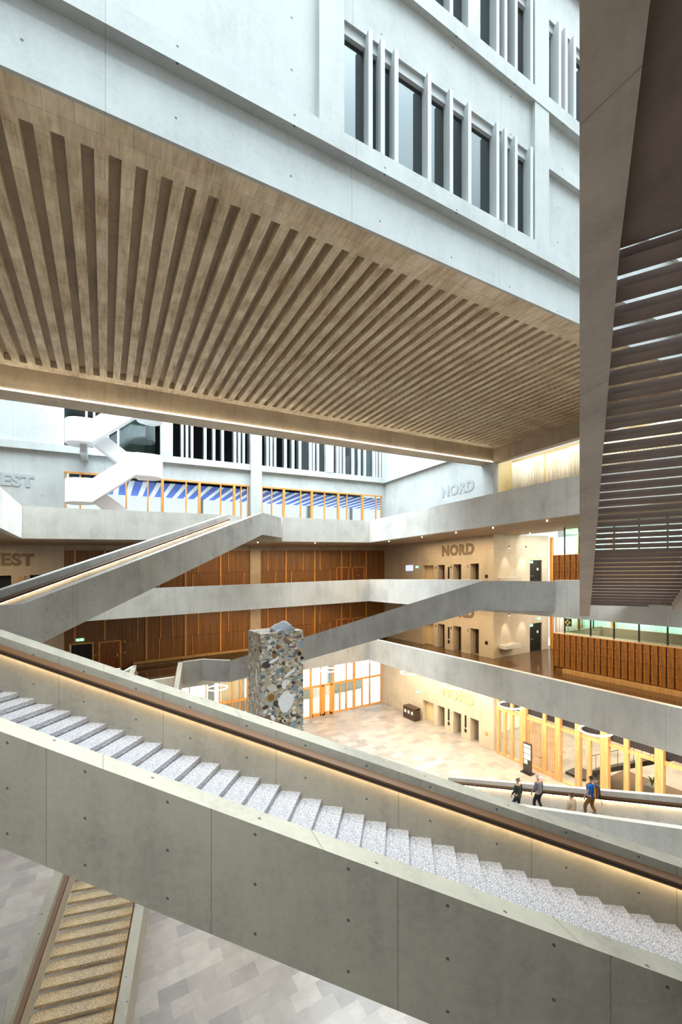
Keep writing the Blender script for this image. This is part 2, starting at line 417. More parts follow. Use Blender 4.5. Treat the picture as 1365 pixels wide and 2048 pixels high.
# wood wall (two floors)
wf = []; 
for (fz, cz) in ((L1, -1.82), (L2, 3.38)):
    S('trim_%d' % (2 if fz == L1 else 3), CONCD, (-2.6, 26, YW - .02, YW + .1, cz - .38, cz))
    holes = [(-2.2, -0.83, L1, L1 + 2.2), (-.38, 1.08, L1, L1 + 2.2)] if fz == L1 else []
    wall_with_holes('wall_wood', SLAT, YW, -2.6, 11.3, fz, cz - .38, holes, .12, 'y')
    S('wall_wood', SLAT, (12.28, 26, YW, YW + .12, fz, cz - .38))
    # projecting light wooden ribs
    full = [-1.93, 0.0, 2.88, 5.83, 8.7, 14.74, 17.7, 20.7, 23.62]
    up = [12.99, 16.48, 18.29, 21.75, 2.25, 3.93, 4.83, 6.85, 9.39]; low = [13.71, 15.3, 19.39, 3.82, 6.41, 10.76]
    mb = MB(); mid = fz + 2.02; top = cz - .38
    for x in full:
        if fz == L1 and x in (0.0, -1.93): mb.box(x - .06, x + .06, YW - .08, YW, fz + 2.3, top)
        else: mb.box(x - .07, x + .07, YW - .1, YW, fz + (.45 if fz == L1 else 0), top)
    for x in up: mb.box(x - .035, x + .035, YW - .06, YW, mid, top)
    for x in low: mb.box(x - .035, x + .035, YW - .06, YW, fz + .45, mid)
    o = mb.build('trim_wood', OAK); o['kind'] = 'structure'
    mb = MB()
    for x0, x1 in ((-2.6 if fz == L2 else 1.2, 11.3), (12.28, 26)): mb.box(x0, x1, YW - .015, YW + .0, mid - .012, mid + .012)
    o = mb.build('trim_wood', DARKRED); o['kind'] = 'structure'
# concrete columns in the wood wall line
S('wall_column', CONCD, (11.3, 12.28, YW - .12, YW + .8, G, L3 - .87))
S('wall_column', CONCW, (11.3, 12.28, YW - .45, YW + .6, L3, 13.9))
# west wall
S('wall_west', CONCW, (-16, -2.6, YW, YW + .5, L3, 15.0))
S('trim_4', CONCW, (-16, -2.6, YW - .28, YW, 10.1, 10.63))
wall_with_holes('wall_west', CONCN, YW, -16, -2.6, G, 3.38, [(a, b_, z, z + 2.2) for z in (L1, L2) for (a, b_) in ((-6.9, -5.68), (-4.65, -3.55))], .5, 'y')
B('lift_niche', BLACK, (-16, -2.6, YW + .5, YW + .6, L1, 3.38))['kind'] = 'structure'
# side and back walls of the hall
S('wall_left', CONC, (-16.5, -16, 18, YW, G, 15))
S('wall_right', CONCW, (34, 34.4, -9, 22.3, L1 - .9, 10))
# far facade above the third gallery: ledge, spandrel, windows
S('wall_far', CONCW, (-2.6, 26, YW, YW + .3, 8.8, 10.1), (-2.6, 26, YW, YW + .3, 13.9, 15), (-2.6, 26, YW - .28, YW + .3, 10.1, 10.63), (18.84, 19.67, YW - .3, YW + .3, 10.63, 13.9),
  (3.9, 4.82, YW - .28, YW + .3, 10.63, 13.9), (25.5, 26, YW - .28, YW + .3, 10.63, 13.9), (25.7, 26, YW - .02, YW + .3, L3, 8.8))
S('window_1', glass('tinted window glass', (.42, .50, .50, 1), .08), (.6, 3.9, YW + .12, YW + .15, 10.63, 13.9))
S('window_1', GLD, (-2.6, .6, YW + .12, YW + .15, 10.63, 13.9), (4.82, 11.3, YW + .12, YW + .15, 10.63, 13.9), (12.28, 18.84, YW + .12, YW + .15, 10.63, 13.9), (19.67, 25.5, YW + .12, YW + .15, 10.63, 13.9))
fins = [5.56, 5.93, 6.33, 7.4, 8.13, 8.86, 9.93, 10.3, 10.7, 12.9, 13.25, 13.63, 14.66, 15.42, 16.13, 17.23, 17.55, 18.01, 20.16, 20.5, 20.93, 21.99, 22.74, 23.41, 24.55, 24.86, 25.28]
mb = MB()
for x in fins: mb.box(x - .085, x + .085, YW - .26, YW + .1, 10.63, 13.9)
for x in (-1.2, -.7, .2, .9): mb.box(x - .07, x + .07, YW - .2, YW + .1, 10.63, 13.9)
struct('window_2', mb, FINW)
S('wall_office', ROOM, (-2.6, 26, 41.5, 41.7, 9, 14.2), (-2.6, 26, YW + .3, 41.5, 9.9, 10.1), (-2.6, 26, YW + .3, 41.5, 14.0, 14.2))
mull = [1.45, 2.99, 5.89, 8.74, 10.52, 11.12, 12.45, 13.37, 16.27, 18.84, 21.38, 24.92, 25.61]
thick = [4.06, 6.95, 9.9, 14.54, 17.43, 20.36, 23.22]
mb = MB()
for x in mull: mb.box(x - .05, x + .05, YW, YW + .14, L3, 8.8)
for x in thick: mb.box(x - .1, x + .1, YW - .08, YW + .16, L3, 8.8)
for x in (-2.5, -1.6): mb.box(x - .05, x + .05, YW, YW + .14, L3, 8.8)
mb.box(-2.6, 11.3, YW - .03, YW + .15, 8.68, 8.8); mb.box(12.28, 25.7, YW - .03, YW + .15, 8.68, 8.8)
struct('window_3', mb, OAK)
S('window_3', GL, (-2.6, 11.3, YW + .06, YW + .08, L3, 8.7), (12.28, 25.7, YW + .06, YW + .08, L3, 8.7))
S('floor_terrace', OUTF, (-6, 34, YW + .3, 46, L3 - .3, L3 - .02))
# big block overhead: beams, ribbed ceiling, facade
S('wall_beam', CONCD, (-18, 26.3, 22.3, 23.5, 8.89, 10.6), (26.0, 26.6, 10.3, 22.3, 8.89, 10.6))
mb = MB()
mb.box(-18, 26, 9.46, 10.3, 9.95, 10.3); mb.box(-18, 26, 21.75, 22.3, 9.95, 10.3); mb.box(25.3, 26, 10.3, 21.75, 9.95, 10.3); 
struct('ceiling_border', mb, RIB)
mb = MB(); x = -4.0 - .524 * 26 + .13
while x < 25.2:
    mb.box(x, min(x + .275, 25.3), 10.3, 21.75, 9.95, 10.3); x += .524
struct('ceiling_ribs', mb, RIB)
S('ceiling_grooves', GROOVE, (-18, 25.3, 10.3, 21.75, 10.22, 10.34))
YF = 9.38; YP = 9.15; Z0 = 9.95
S('ceiling_block', CONC, (-18, 26.3, 9.9, 23.5, 22.6, 23), )
mb = MB()
mb.box(-18, 27, YF, YF + .08, Z0, 10.4); mb.box(-18, 27, YF, YF + .4, 10.4, 11.08)
mb.box(-18, 27, YF + .03, YF + .4, 11.08, 11.41)
struct('wall_facade', mb, CONCW)
X1, X2, XP1, XP2 = 4.56, 5.26, 12.73, 13.49
S('trim_5', CONCW, (-18, 27, YP, YF + .4, 11.41, 11.9), (X1, 27, YP, YF + .4, 16.65, 17.15), (X1, 27, YP, YF + .4, 21.9, 22.4))
S('wall_facade_blank', CONCW, (-18, X1, YF - .05, YF + .3, 11.9, 24), (XP2, 27, YF, YF + .3, 11.9, 14.9), (X2, XP1, YF - .06, YF + .34, 15.0, 16.65), (XP2, 27, YF, YF + .3, 15.3, 16.65), (X2, 27, YF - .06, YF + .34, 20.2, 21.9))
S('trim_6', CONCW, (X1, X2, YP + .02, YF + .38, 11.9, 24), (XP1, XP2, YP + .02, YF + .38, 11.9, 24), (XP2, 27, YP + .06, YF + .3, 14.75, 15.25))
ff = [6.06, 6.45, 6.9, 8.07, 8.91, 9.66, 10.9, 11.28, 11.78, 12.56]
for nm, zb, zt in (('window_4', 11.9, 15.0), ('window_5', 17.15, 20.2)):
    mb = MB()
    for x in ff: mb.prism([[(x - .07, YP + .02, z), (x + .06, YP + .02, z), (x + .06, YF + .13, z), (x - .01, YF + .13, z)] for z in (zb, zt)])
    if zb > 15:
        for x in (14.11, 14.49, 15.0, 16.2, 17): mb.box(x - .07, x + .07, YP + .02, YF + .13, zb, zt)
    o = struct(nm, mb, FINW)
    S(nm, GLD, (X2, XP1, YF + .12, YF + .14, zb, zt - .25), *([(XP2, 27, YF + .12, YF + .14, zb, zt - .25)] if zb > 15 else []))
    S(nm, FINW, (X2, XP1, YF + .02, YF + .2, zt - .25, zt), *([(XP2, 27, YF + .02, YF + .2, zt - .25, zt)] if zb > 15 else []))
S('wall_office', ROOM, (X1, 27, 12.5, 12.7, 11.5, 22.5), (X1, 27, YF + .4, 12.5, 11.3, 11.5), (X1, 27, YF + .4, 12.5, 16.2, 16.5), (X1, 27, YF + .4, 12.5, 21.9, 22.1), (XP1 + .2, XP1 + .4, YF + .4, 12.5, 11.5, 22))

# led line along the far beam
mb = MB(); xs = [-18, -9, -1.05, 1.9, 4.7, 7.4, 10.2, 13, 15.7, 18.5, 21.2, 25.9]
for a, b_ in zip(xs, xs[1:]): mb.box(a + .02, b_ - .02, 22.24, 22.31, 8.91, 8.95)
tag(mb.build('led_light_line', LEDC), 'long thin glowing light line along the bottom edge of the ribbed ceiling beam', 'light')
area('beam_light', 8, 22.0, 8.8, 34, .2, 60, (1, .85, .6), (math.radians(150), 0, 0))
area('curtain_light', 26.9, 16, 8.8, .25, 11, 60, (1, .72, .38), (0, math.radians(-12), 0))

# gallery parapets, one continuous balustrade per level
def parapet(name, label, segs, top):
    mb = MB()
    for (x0, x1, y0, y1) in segs: mb.box(x0, x1, y0, y1, top - 1.92, top)
    o = mb.build(name, CONCB); tag(o, label, 'parapet', kind=None); return o
parapet('gallery_parapet', 'pale concrete parapet of the top gallery under the blue striped windows', [(XL - .3, XL, -8.9, YB), (XL - .3, 7.4, YB, YB + .3), (12.2, XB + .3, YB, YB + .3), (XB, XB + .3, -8.9, YB)], 5.3)
parapet('gallery_parapet', 'pale concrete parapet of the middle gallery running between the two dark wood wall bands', [(XL - .3, XL, 21.2, YB), (XL - .3, XB + .3, YB, YB + .3), (XB, XB + .3, 18.5, YB), (XB, XB + .3, 11.9, 13.6), (XB, XB + .3, -8.9, 8.2)], .1)
B('slab_edge', CONCB, (XB, XB + .3, 13.6, 18.5, -1.82, L2), (XB, XB + .3, 8.2, 11.9, -1.82, L2), (XL - .3, XL, -8.9, 21.2, -1.82, L2))['kind'] = 'structure'
parapet('gallery_parapet', 'long pale concrete parapet of the lowest gallery above the warm lit ground floor', [(XL - .3, XL, -8.9, YB), (XL - .3, .9, YB, YB + .3), (10.7, XB + .3, YB, YB + .3), (XB, XB + .3, -8.9, YB)], -5.1)
B('slab_edge', CONCB, (.9, 10.7, YB + .01, YB + .3, -7.02, L1))['kind'] = 'structure'

# ------------------------------------------------------------------ staircases
def rf(r, f): return Vector((.8712 * r + .4907 * f, -.4907 * r + .8712 * f))
def rfd(r, f): v = rf(r, f); return v.normalized()
def staircase(name, label, O, d, n, w, near, far, nose, rails=(), treadmat=TERR, mat=CONCS, mat2=None, soffits=(), step_th=.09, mats_dark=None, lap=.035):
    root = thing(name, label, 'staircase', (O.x, O.y, nose[1] - .2), sh=False)
    def p(t, u, z): return (O.x + d.x * t + n.x * u, O.y + d.y * t + n.y * u, z)
    for prof, u0, u1, mm in ((near[0], near[1], near[2], mat), (far[0], far[1], far[2], mat2 or mat)):
        mb = MB(False); mb.prism([[p(t, u0, zb), p(t, u1, zb), p(t, u1, zt), p(t, u0, zt)] for (t, zt, zb) in prof])
        mb.build('parapet', mm, root)
    t0, z0, i0, i1, go, ri = nose
    proto = None
    for i in range(i0, i1):                     # nosing i, ascending
        t, z = t0 + go * i, z0 + ri * i
        if proto is None:
            mb = MB(False); mb.prism([[p(a, 0, z - step_th), p(a, w, z - step_th), p(a, w, z), p(a, 0, z)] for a in (t, t + go + lap)])
            proto = mb.build('step', treadmat, root); base = (t, z)
        else:
            c = proto.copy(); COL.objects.link(c); c.parent = root
            dt = t - base[0]; c.location = (d.x * dt, d.y * dt, z - base[1])
    for (ta, tb, zt, th) in soffits:
        mb = MB(False); mb.prism([[p(a, 0, zt - th), p(a, w, zt - th), p(a, w, zt), p(a, 0, zt)] for a in (ta, tb)])
        mb.build('landing', mats_dark or mat, root)
    for (side, prof, drop) in rails:            # wooden handrail set against the inner face, light strip beneath it
        q = [(side[0], 0), (side[1], 0)]
        mb = MB(False); mb.prism([[p(t, side[0], zt - drop - .15), p(t, side[1], zt - drop - .15), p(t, side[1], zt - drop - .05), p(t, side[0], zt - drop)] for (t, zt) in prof])
        ra = mb.build('handrail', RAIL, root)
        um = (side[0] + side[1]) / 2; uo = side[1]
        mb = MB(False); e = .004 if side[1] > side[0] else -.004
        mb.prism([[p(t, uo, zt - drop - .115), p(t, uo + e, zt - drop - .115), p(t, uo + e, zt - drop - .088), p(t, uo, zt - drop - .088)] for (t, zt) in prof])
        mb.build('groove', BLACK, ra)
        mb = MB(False)
        a, b_ = side[0] + (side[1] - side[0]) * .5, side[0] + (side[1] - side[0]) * .8
        mb.prism([[p(t, a, zt - drop - .162), p(t, b_, zt - drop - .162), p(t, b_, zt - drop - .152), p(t, a, zt - drop - .152)] for (t, zt) in prof])
        mb.build('light_strip', LED, ra)
    return root

# A: foreground stair, descending from the left landing to the right
O = rf(-2.503, 8.03); d = rfd(-.99, .1387); n = rfd(-.1387, -.99)
ft = lambda t: -2.473 + .2785 * t
nt_ = lambda t: -2.471 + .271 * t
farp = [(-12.5, ft(-11.3), ft(-11.3) - 1.54), (-11.3, ft(-11.3), ft(-11.3) - 1.54), (5.6, ft(5.6), ft(5.6) - 1.54), (8.2, ft(5.6) + 0, ft(5.6) - 1.54)]
nearp = [(-12.5, nt_(-11.3), nt_(-11.3) - 1.54), (-11.3, nt_(-11.3), nt_(-11.3) - 1.54), (5.6, nt_(5.6), nt_(5.6) - 1.54), (8.2, nt_(5.6), nt_(5.6) - 1.54)]
stA = staircase('staircase', 'large concrete stair in the foreground with speckled steps falling to the right',
    O, d, n, 2.45, (nearp, 2.45, 2.73), (farp, -.34, 0), (4.151, -2.336, -38, 4, .395, .1084),
    rails=[((0, .12), [(-11.3, ft(-11.3)), (5.6, ft(5.6))], .16)], soffits=[(5.7, 8.2, -1.95, .3)])
# B: upper left stair rising to the top gallery
O = rf(-10.38, 13.7) ; d = rfd(.2825, .959); n = rfd(-.959, .2825); O = O + n * .3
bt = lambda t: -.83 + .327 * t
prof = [(-5.5, bt(0) - .02, bt(0) - 1.57), (0, bt(0), bt(0) - 1.57), (16.9, bt(16.9), bt(16.9) - 1.57), (20.1, bt(16.9) + .08, bt(16.9) - 1.49)]
stB = staircase('staircase', 'grey concrete stair at upper left rising to the top gallery with a glowing wooden handrail',
    O, d, n, 2.45, (prof, -.3, 0), (prof, 2.45, 2.75), (.2, bt(0) - 1.0, 0, 38, .42, .1373), rails=[((2.45, 2.33), [(-5.5, bt(0)), (0, bt(0)), (16.9, bt(16.9))], .3)], mat=CONCS2, mat2=CONCS2,
    soffits=[(16.6, 20.1, 3.76, .3)])
# C: middle stair from the lowest gallery up to the middle gallery
O = rf(-7.76, 29.4); d = rfd(.9266, -.3757); n = rfd(.3757, .9266); O = O + n * .3
L = 16.77; ct = lambda t: -5.75 + .3345 * t
prof = [(0, ct(0), ct(0) - 1.5), (L, ct(L), ct(L) - 1.56), (L + 3.55, ct(L) - .02, ct(L) - 1.57)]
stC = staircase('staircase', 'grey concrete stair rising right behind the tall stone pillar to the middle gallery',
    O, d, n, 2.45, (prof, -.3, 0), (prof, 2.45, 2.75), (.2, ct(0) - 1.0, 0, 40, .42, .1405), rails=[((2.45, 2.33), [(0, ct(0)), (L, ct(L))], .3)], mat=CONCS2, mat2=CONCS2, soffits=[(L, L + 3.6, ct(L) - 1.0, .3)])
# D: lower left stair from the ground floor to the lowest gallery
O = rf(-6.62, 14.1); d = rfd(-.2787, .9604); n = rfd(-.9604, -.2787); O = O + n * .3
gt = lambda t: -10.99 + .336 * t
prof = [(-9, gt(-6.2), gt(-6.2) - 1.3), (-6.2, gt(-6.2), gt(-6.2) - 1.35), (15.5, gt(15.58), gt(15.58) - 1.5)]
prof2 = [(t - 1.35, a, b_) for t, a, b_ in prof[:-1]] + [(14.4, gt(15.58), gt(15.58) - 1.5)]
stD = staircase('staircase', 'warm lit stair at lower left passing below the foreground stair',
    O, d, n, 2.45, (prof, -.3, 0), (prof2, 2.45, 2.75), (-6.0, gt(-6) - 1.04, 0, 51, .4, .1344), treadmat=TERRG, lap=-.03,
    rails=[((2.45, 2.33), [(t, a) for t, a, b_ in prof2[1:]], .25), ((0, .1), [(t, a) for t, a, b_ in prof[1:]], .25)])
# E: right hand ground stair with the people on it
O = Vector((16.0, 13.07)); d = Vector((0, -1)); n = Vector((1, 0))
pt = lambda t: -10.22 + .351 * t
prof = [(-6.75, pt(-6.75) - .0, pt(-6.75) - 1.2), (12.5, pt(12.5), pt(12.5) - 1.55)]
stE = staircase('staircase', 'concrete stair at lower right with four people walking down towards the ground floor',
    O, d, n, 2.95, ([(t, z - .02, b_) for t, z, b_ in prof], -.3, 0), (prof, 2.95, 3.25), (-6.5, pt(-6.5) - .94, 0, 46, .41, .1439), rails=[((2.95, 2.83), [(t, a) for t, a, b_ in prof], .22)], mat=CONCB)
# F: right hand stair seen from below
O = rf(.569 * .869 * 0, 0); d = rfd(-.4945, -.869); n = rfd(.869, -.4945)
rb = lambda t: 3.95 if t > -6.1 else 3.95 + (t + 6.1) * (5.75 / 17.1)
prof = [(-23.2, rb(-23.2) + 1.6, rb(-23.2)), (-6.1, 5.55, 3.95), (3.0, 5.55, 3.95)]
stF = staircase('staircase', 'tall dark stair overhead at the right edge, seen from below with slatted undersides',
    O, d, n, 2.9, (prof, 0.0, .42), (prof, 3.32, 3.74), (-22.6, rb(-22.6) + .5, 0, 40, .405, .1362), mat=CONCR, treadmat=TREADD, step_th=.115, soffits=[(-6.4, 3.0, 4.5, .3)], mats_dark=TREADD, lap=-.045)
# shift of treads into the channel between the stringers
for c in list(stF.children):
    if c.name.split('.')[0] in ('step', 'landing'):
        c.location = (c.location.x + n.x * .42, c.location.y + n.y * .42, c.location.z)
# landing balustrade between the middle stair and the lower left stair
a = rf(-7.76, 29.4); mb = MB(False)
pts = [(a.x + .0, a.y, -5.75), (6.07, 30.8, -5.75), (4.7, 30.75, -5.8)]
mb.prism([[(x, y, z - 1.5), (x + .05, y + .3, z - 1.5), (x + .05, y + .3, z), (x, y, z)] for x, y, z in pts])
tag(mb.build('landing_parapet', CONCS2), 'short angled concrete parapet left of the stone pillar at the head of the lower stair', 'parapet')
mb = MB(False)
b_ = rf(-12.9, 27.6)
mb.prism([[(x, y, z - 1.3), (x + .25, y + .1, z - 1.3), (x + .25, y + .1, z), (x, y, z)] for x, y, z in ((1.6, YB + .3, -5.85), (1.0, 29.9, -5.85))])
mb.build('parapet_end', CONCB)['kind'] = 'structure'

# ------------------------------------------------------------------ stone pillar
px, py = 5.67, 16.9; pt0 = -2.42
root = thing('stone_pillar', 'tall square pillar of mixed polished stones with a grey boulder on its top', 'sculpture', (px, py, G - .02))
mb = MB(); mb.box(px, px + 1.94, py, py + 1.74, G - .02, pt0 + .75)
blk = mb.build('block', STONE, root)
def rock(name, c, s_, mat, seed, parent, sub=3):
    rnd = random.Random(seed); b = bmesh.new(); bmesh.ops.create_icosphere(b, subdivisions=sub, radius=1)
    dirs = [Vector((rnd.uniform(-1, 1), rnd.uniform(-1, 1), rnd.uniform(-1, 1))).normalized() for _ in range(9)]
    cut = [rnd.uniform(.38, .8) for _ in dirs]
    for v in b.verts:
        for dd, k in zip(dirs, cut):
            e = v.co.dot(dd)
            if e > k: v.co -= dd * (e - k)
        v.co += v.co.normalized() * rnd.uniform(-.045, .045)
        v.co = Vector((v.co.x * s_[0], v.co.y * s_[1], v.co.z * s_[2]))
    off = Vector(parent['_o']) if parent else Vector((0, 0, 0))
    for v in b.verts: v.co += Vector((c[0], c[1], wz(c[0], c[2]))) - off
    me = bpy.data.meshes.new(name); b.to_mesh(me); b.free(); me.materials.append(mat)
    o = bpy.data.objects.new(name, me); COL.objects.link(o); o.parent = parent; return o
GREYR = concrete('grey boulder', srgb(150, 155, 160), 0, var=.5, rough=.6); DKR = simple('dark boulder', srgb(92, 84, 84), .6); PURP = simple('violet slate', srgb(112, 92, 100), .6)
zt = pt0 + .75
rock('boulder', (px + 1.15, py + .8, zt + .06), (.72, .62, .36), GREYR, 3, root)
rock('boulder', (px + .9, py + .35, zt - .05), (.45, .4, .22), GREYR, 5, root)
rock('boulder', (px + .3, py + .35, zt - .14), (.42, .42, .2), GREYR, 8, root)
rock('boulder', (px + 1.6, py + .5, zt - .12), (.38, .5, .18), PURP, 9, root)
rock('boulder', (px + 1.5, py + 1.1, zt - .0), (.3, .4, .22), DKR, 11, root)
# large inlaid stones on the two visible faces
INW = simple('white inlaid stone', srgb(228, 228, 228), .35); INB = simple('brown fossil disc', srgb(138, 104, 56), .35); INR = simple('rust red pebble', srgb(134, 74, 42), .35)
INT = simple('tan stone ring', srgb(176, 150, 108), .35); INBL = simple('blue grey inlay', srgb(124, 142, 152), .35); INK = simple('black inlay', srgb(34, 34, 38), .35); ING = simple('green grey inlay', srgb(132, 142, 122), .35)
def inlay(px_, pz, r, mat, shape, axis='y', n=16, sq=1.0, rot=0, lift=.006):
    mb = MB()
    for o_ in ((0),):
        ringa = []; ringb = []
        for k in range(n):
            a = 2 * math.pi * k / n; rr = r * shape[k % len(shape)]
            u, v = math.cos(a) * rr * sq, math.sin(a) * rr
            u, v = u * math.cos(rot) - v * math.sin(rot), u * math.sin(rot) + v * math.cos(rot)
            if axis == 'y': ringa.append(mb.P(px_ + u, py - lift, pz + v)); ringb.append(mb.P(px_ + u, py + .05, pz + v))
            else: ringa.append(mb.P(px - lift, px_ + u, pz + v)); ringb.append(mb.P(px + .05, px_ + u, pz + v))
        for k in range(n): mb.face((ringa[k], ringa[(k + 1) % n], ringb[(k + 1) % n], ringb[k]))
        mb.face(ringa); mb.face(ringb[::-1])
    mb.build('inlaid_stone', mat, root)
circ = [1, .97, 1.02, .98]; blob = [1, .9, 1.05, .86, 1.1, .95, .8, 1.0]; big = [1.0, 1.02, 1.0, 1.05, 1.02, 1, .95, .9, .82, .95, 1.12, 1.08, .9, .8, .84, .95]
inlay(6.8, -4.70, .40, INW, big, n=16, rot=.5); inlay(6.11, -4.39, .2, INT, circ, n=20); 
for (x, z, r, m_, sh_, sq, ro) in ((6.98, -3.46, .33, INW, blob, .2, -1.0), (6.24, -2.83, .24, INW, blob, .28, -1.2), (6.85, -3.3, .13, INT, circ, 1, 0), (7.27, -2.93, .095, INB, circ, 1, 0),
    (6.28, -2.65, .10, INB, circ, 1, 0), (6.42, -2.28, .115, INR, blob, .8, 0), (6.42, -3.36, .17, INBL, blob, .6, 0), (7.43, -2.68, .10, INK, blob, 1, 0), (7.55, -2.89, .08, INK, blob, 1, .5),
    (7.23, -3.74, .13, ING, blob, 1, 0), (6.51, -4.14, .08, INT, blob, .8, 0), (7.36, -4.9, .12, INT, blob, .5, 0), (6.2, -5.25, .12, INW, blob, .7, .8), (6.6, -5.6, .14, INR, blob, .6, .6),
    (7.1, -2.35, .2, PURP, blob, .25, 1.57), (7.35, -1.95, .24, PURP, blob, .25, 1.57), (6.75, -5.5, .05, INK, blob, 1, 0), (6.55, -5.45, .05, INK, blob, 1, 0), (7.0, -2.75, .14, PURP, blob, .3, 1.3), (6.7, -3.95, .2, INW, blob, .45, .2), (7.2, -4.15, .13, INBL, blob, 1, 0)):
    inlay(x, z, r, m_, sh_, n=14, sq=sq, rot=ro)
inlay(6.12, -4.38, .15, INB, circ, n=20, lift=.012)
inlay(17.49, -3.5, .30, INW, blob, axis='x', n=14, sq=.35)
for (y, z, r, m_) in ((17.9, -2.6, .16, INT), (18.2, -3.4, .14, PURP), (17.3, -4.4, .13, INK), (17.8, -4.9, .2, INT), (18.3, -4.5, .15, INB), (17.2, -2.3, .14, INT)):
    inlay(y, z, r, m_, blob, axis='x', n=12, sq=.4)

# ------------------------------------------------------------------ white switchback stair by the far facade
def ribbon(mb, path, h, th=.1):
    pts = [Vector((x, y, 0)) for x, y, z in path]
    for i in range(len(path) - 1):
        pass
    sect = []
    for i, (x, y, z) in enumerate(path):
        a = pts[max(0, i - 1)]; b_ = pts[min(len(pts) - 1, i + 1)]
        t = (b_ - a).normalized(); nn = Vector((-t.y, t.x, 0)) * th
        sect.append([(x, y, z), (x + nn.x, y + nn.y, z), (x + nn.x, y + nn.y, z + h), (x, y, z + h)])
    mb.prism(sect)
root = thing('spiral_staircase', 'white switchback stair with smooth rounded parapets in front of the office windows at upper left', 'staircase', (.7, 34.2, L3))
def arc(cx, cy, r, a0, a1, z, k=8):
    return [(cx + r * math.cos(math.radians(a0 + (a1 - a0) * i / k)), cy + r * math.sin(math.radians(a0 + (a1 - a0) * i / k)), z) for i in range(k + 1)]
XLft, XRgt, ya, yb2 = -1.5, 2.9, 33.3, 35.1; rad = (yb2 - ya) / 2; yc = (ya + yb2) / 2
def flight(zl, zr, left_z):        # front flight from the left landing at zl up to the right landing at zr
    path = arc(XLft, yc, rad, 95, 270, zl) + [(-.75, ya, zl)] + [(1.9, ya, zr)] + arc(XRgt, yc, rad, -90, 85, zr)
    mb = MB(); ribbon(mb, path, 1.62); mb.build('parapet', WHITE, root, smooth=False)
    mb = MB()
    mb.prism([[(x, ya + .1, z - .02), (x, yc - .05, z - .02), (x, yc - .05, z + .25), (x, ya + .1, z + .25)] for x, z in ((XLft - .4, zl + .02), (-.75, zl + .02), (1.9, zr + .02), (XRgt + .4, zr + .02))])
    mb.build('flight', WHITE, root)
    mb = MB(); mb.disc((XLft, yc, zl + .1), rad - .03, 'z', .16, 24); mb.build('landing', WHITE, root)
    mb = MB(); mb.disc((XRgt, yc, zr + .1), rad - .03, 'z', .16, 24); mb.build('landing', WHITE, root)
def backflight(zr, zl):            # from right landing up to next left landing, along the back
    mb = MB(); mb.prism([[(x, yc + .05, z - .02), (x, yb2 - .1, z - .02), (x, yb2 - .1, z + .25), (x, yc + .05, z + .25)] for x, z in ((XRgt, zr), (2.2, zr), (-.6, zl), (XLft, zl))])
    mb.build('flight', WHITE, root)
    mb = MB(); mb.prism([[(x, yc + .0, z - .02), (x, yc + .06, z - .02), (x, yc + .06, z + 1.2), (x, yc, z + 1.2)] for x, z in ((XRgt - .4, zr), (2.2, zr), (-.6, zl), (XLft + .3, zl))])
    mb.build('parapet', WHITE, root)
backflight(4.0, 6.2)
flight(6.1, 8.2, 0); backflight(8.2, 10.3); flight(10.2, 12.4, 0)
S('trim_7', CONCW, (-1.5, -1.1, 34.0, YW, 9.6, 10.6))

# ------------------------------------------------------------------ striped slats added outdoors, imitating the ribbed ceiling reflected in the far windows
i = 0; x = -2.0
while x < 34:
    o = B('reflection_slat', [BLUE, WHITES][i % 2], (x, x + (.62 if i % 2 == 0 else .4), 37.4, 44, 8.56, 8.62))
    tag(o, ('blue' if i % 2 == 0 else 'white') + ' slat added outside the far windows to imitate the reflected ribbed ceiling', 'awning slat', 'blue reflection slats' if i % 2 == 0 else 'white reflection slats')
    x += .62 if i % 2 == 0 else .4; i += 1
S('wall_outdoor_post', GREYW, (8.3, 8.7, 44, 44.4, L3, 8.6), (14.3, 14.7, 44, 44.4, L3, 8.6), (20.3, 20.7, 44, 44.4, L3, 8.6), (26, 26.4, 44, 44.4, L3, 8.6))
o = B('counter_bar', OAKL, (15.2, 22.6, 35.9, 36.3, 5.35, 5.43), (15.4, 15.5, 36.0, 36.2, L3, 5.35), (22.3, 22.4, 36, 36.2, L3, 5.35)); tag(o, 'thin light wooden bar rail standing before the far windows of the top gallery', 'bar rail')

# ------------------------------------------------------------------ ground floor glass walls
posts = [(7.54, .09), (8.7, .16), (9.82, .08), (10.48, .08), (11.21, .2), (17.46, .2), (18.55, .08), (19.94, .2), (21.45, .08), (22.38, .2), (24.31, .08), (25.78, .12), (6.2, .1), (4.8, .2), (3.4, .1), (13, .1), (14.8, .2)]
mb = MB()
for x, w_ in posts: mb.box(x - w_ / 2, x + w_ / 2, 36.9, 37.12, G, -7.02)
for x in (20.7, 23.35, 12.1, 14, 16): mb.box(x - .05, x + .05, 36.92, 37.1, G, -10.3)
mb.box(3.3, 25.84, 36.93, 37.1, -10.4, -10.22); mb.box(3.3, 25.84, 36.93, 37.1, G, G + .12); mb.box(3.3, 25.84, 36.93, 37.1, -7.2, -7.02)
mb.box(18.62, 18.9, 36.93, 37.1, G, -10.3); mb.box(19.6, 19.9, 36.93, 37.1, G, -10.3)
struct('window_6', mb, OAK)
S('window_6', GL, (3.3, 25.84, 37.0, 37.02, G, -7.1))
def slatted(name, x0, x1, z0, z1, parent, mat, pitch=.12, w_=.05):
    mb = MB(); x = x0
    while x < x1: mb.box(x, x + w_, 36.96, 37.0, z0, z1); x += pitch
    return mb.build(name, mat, parent)
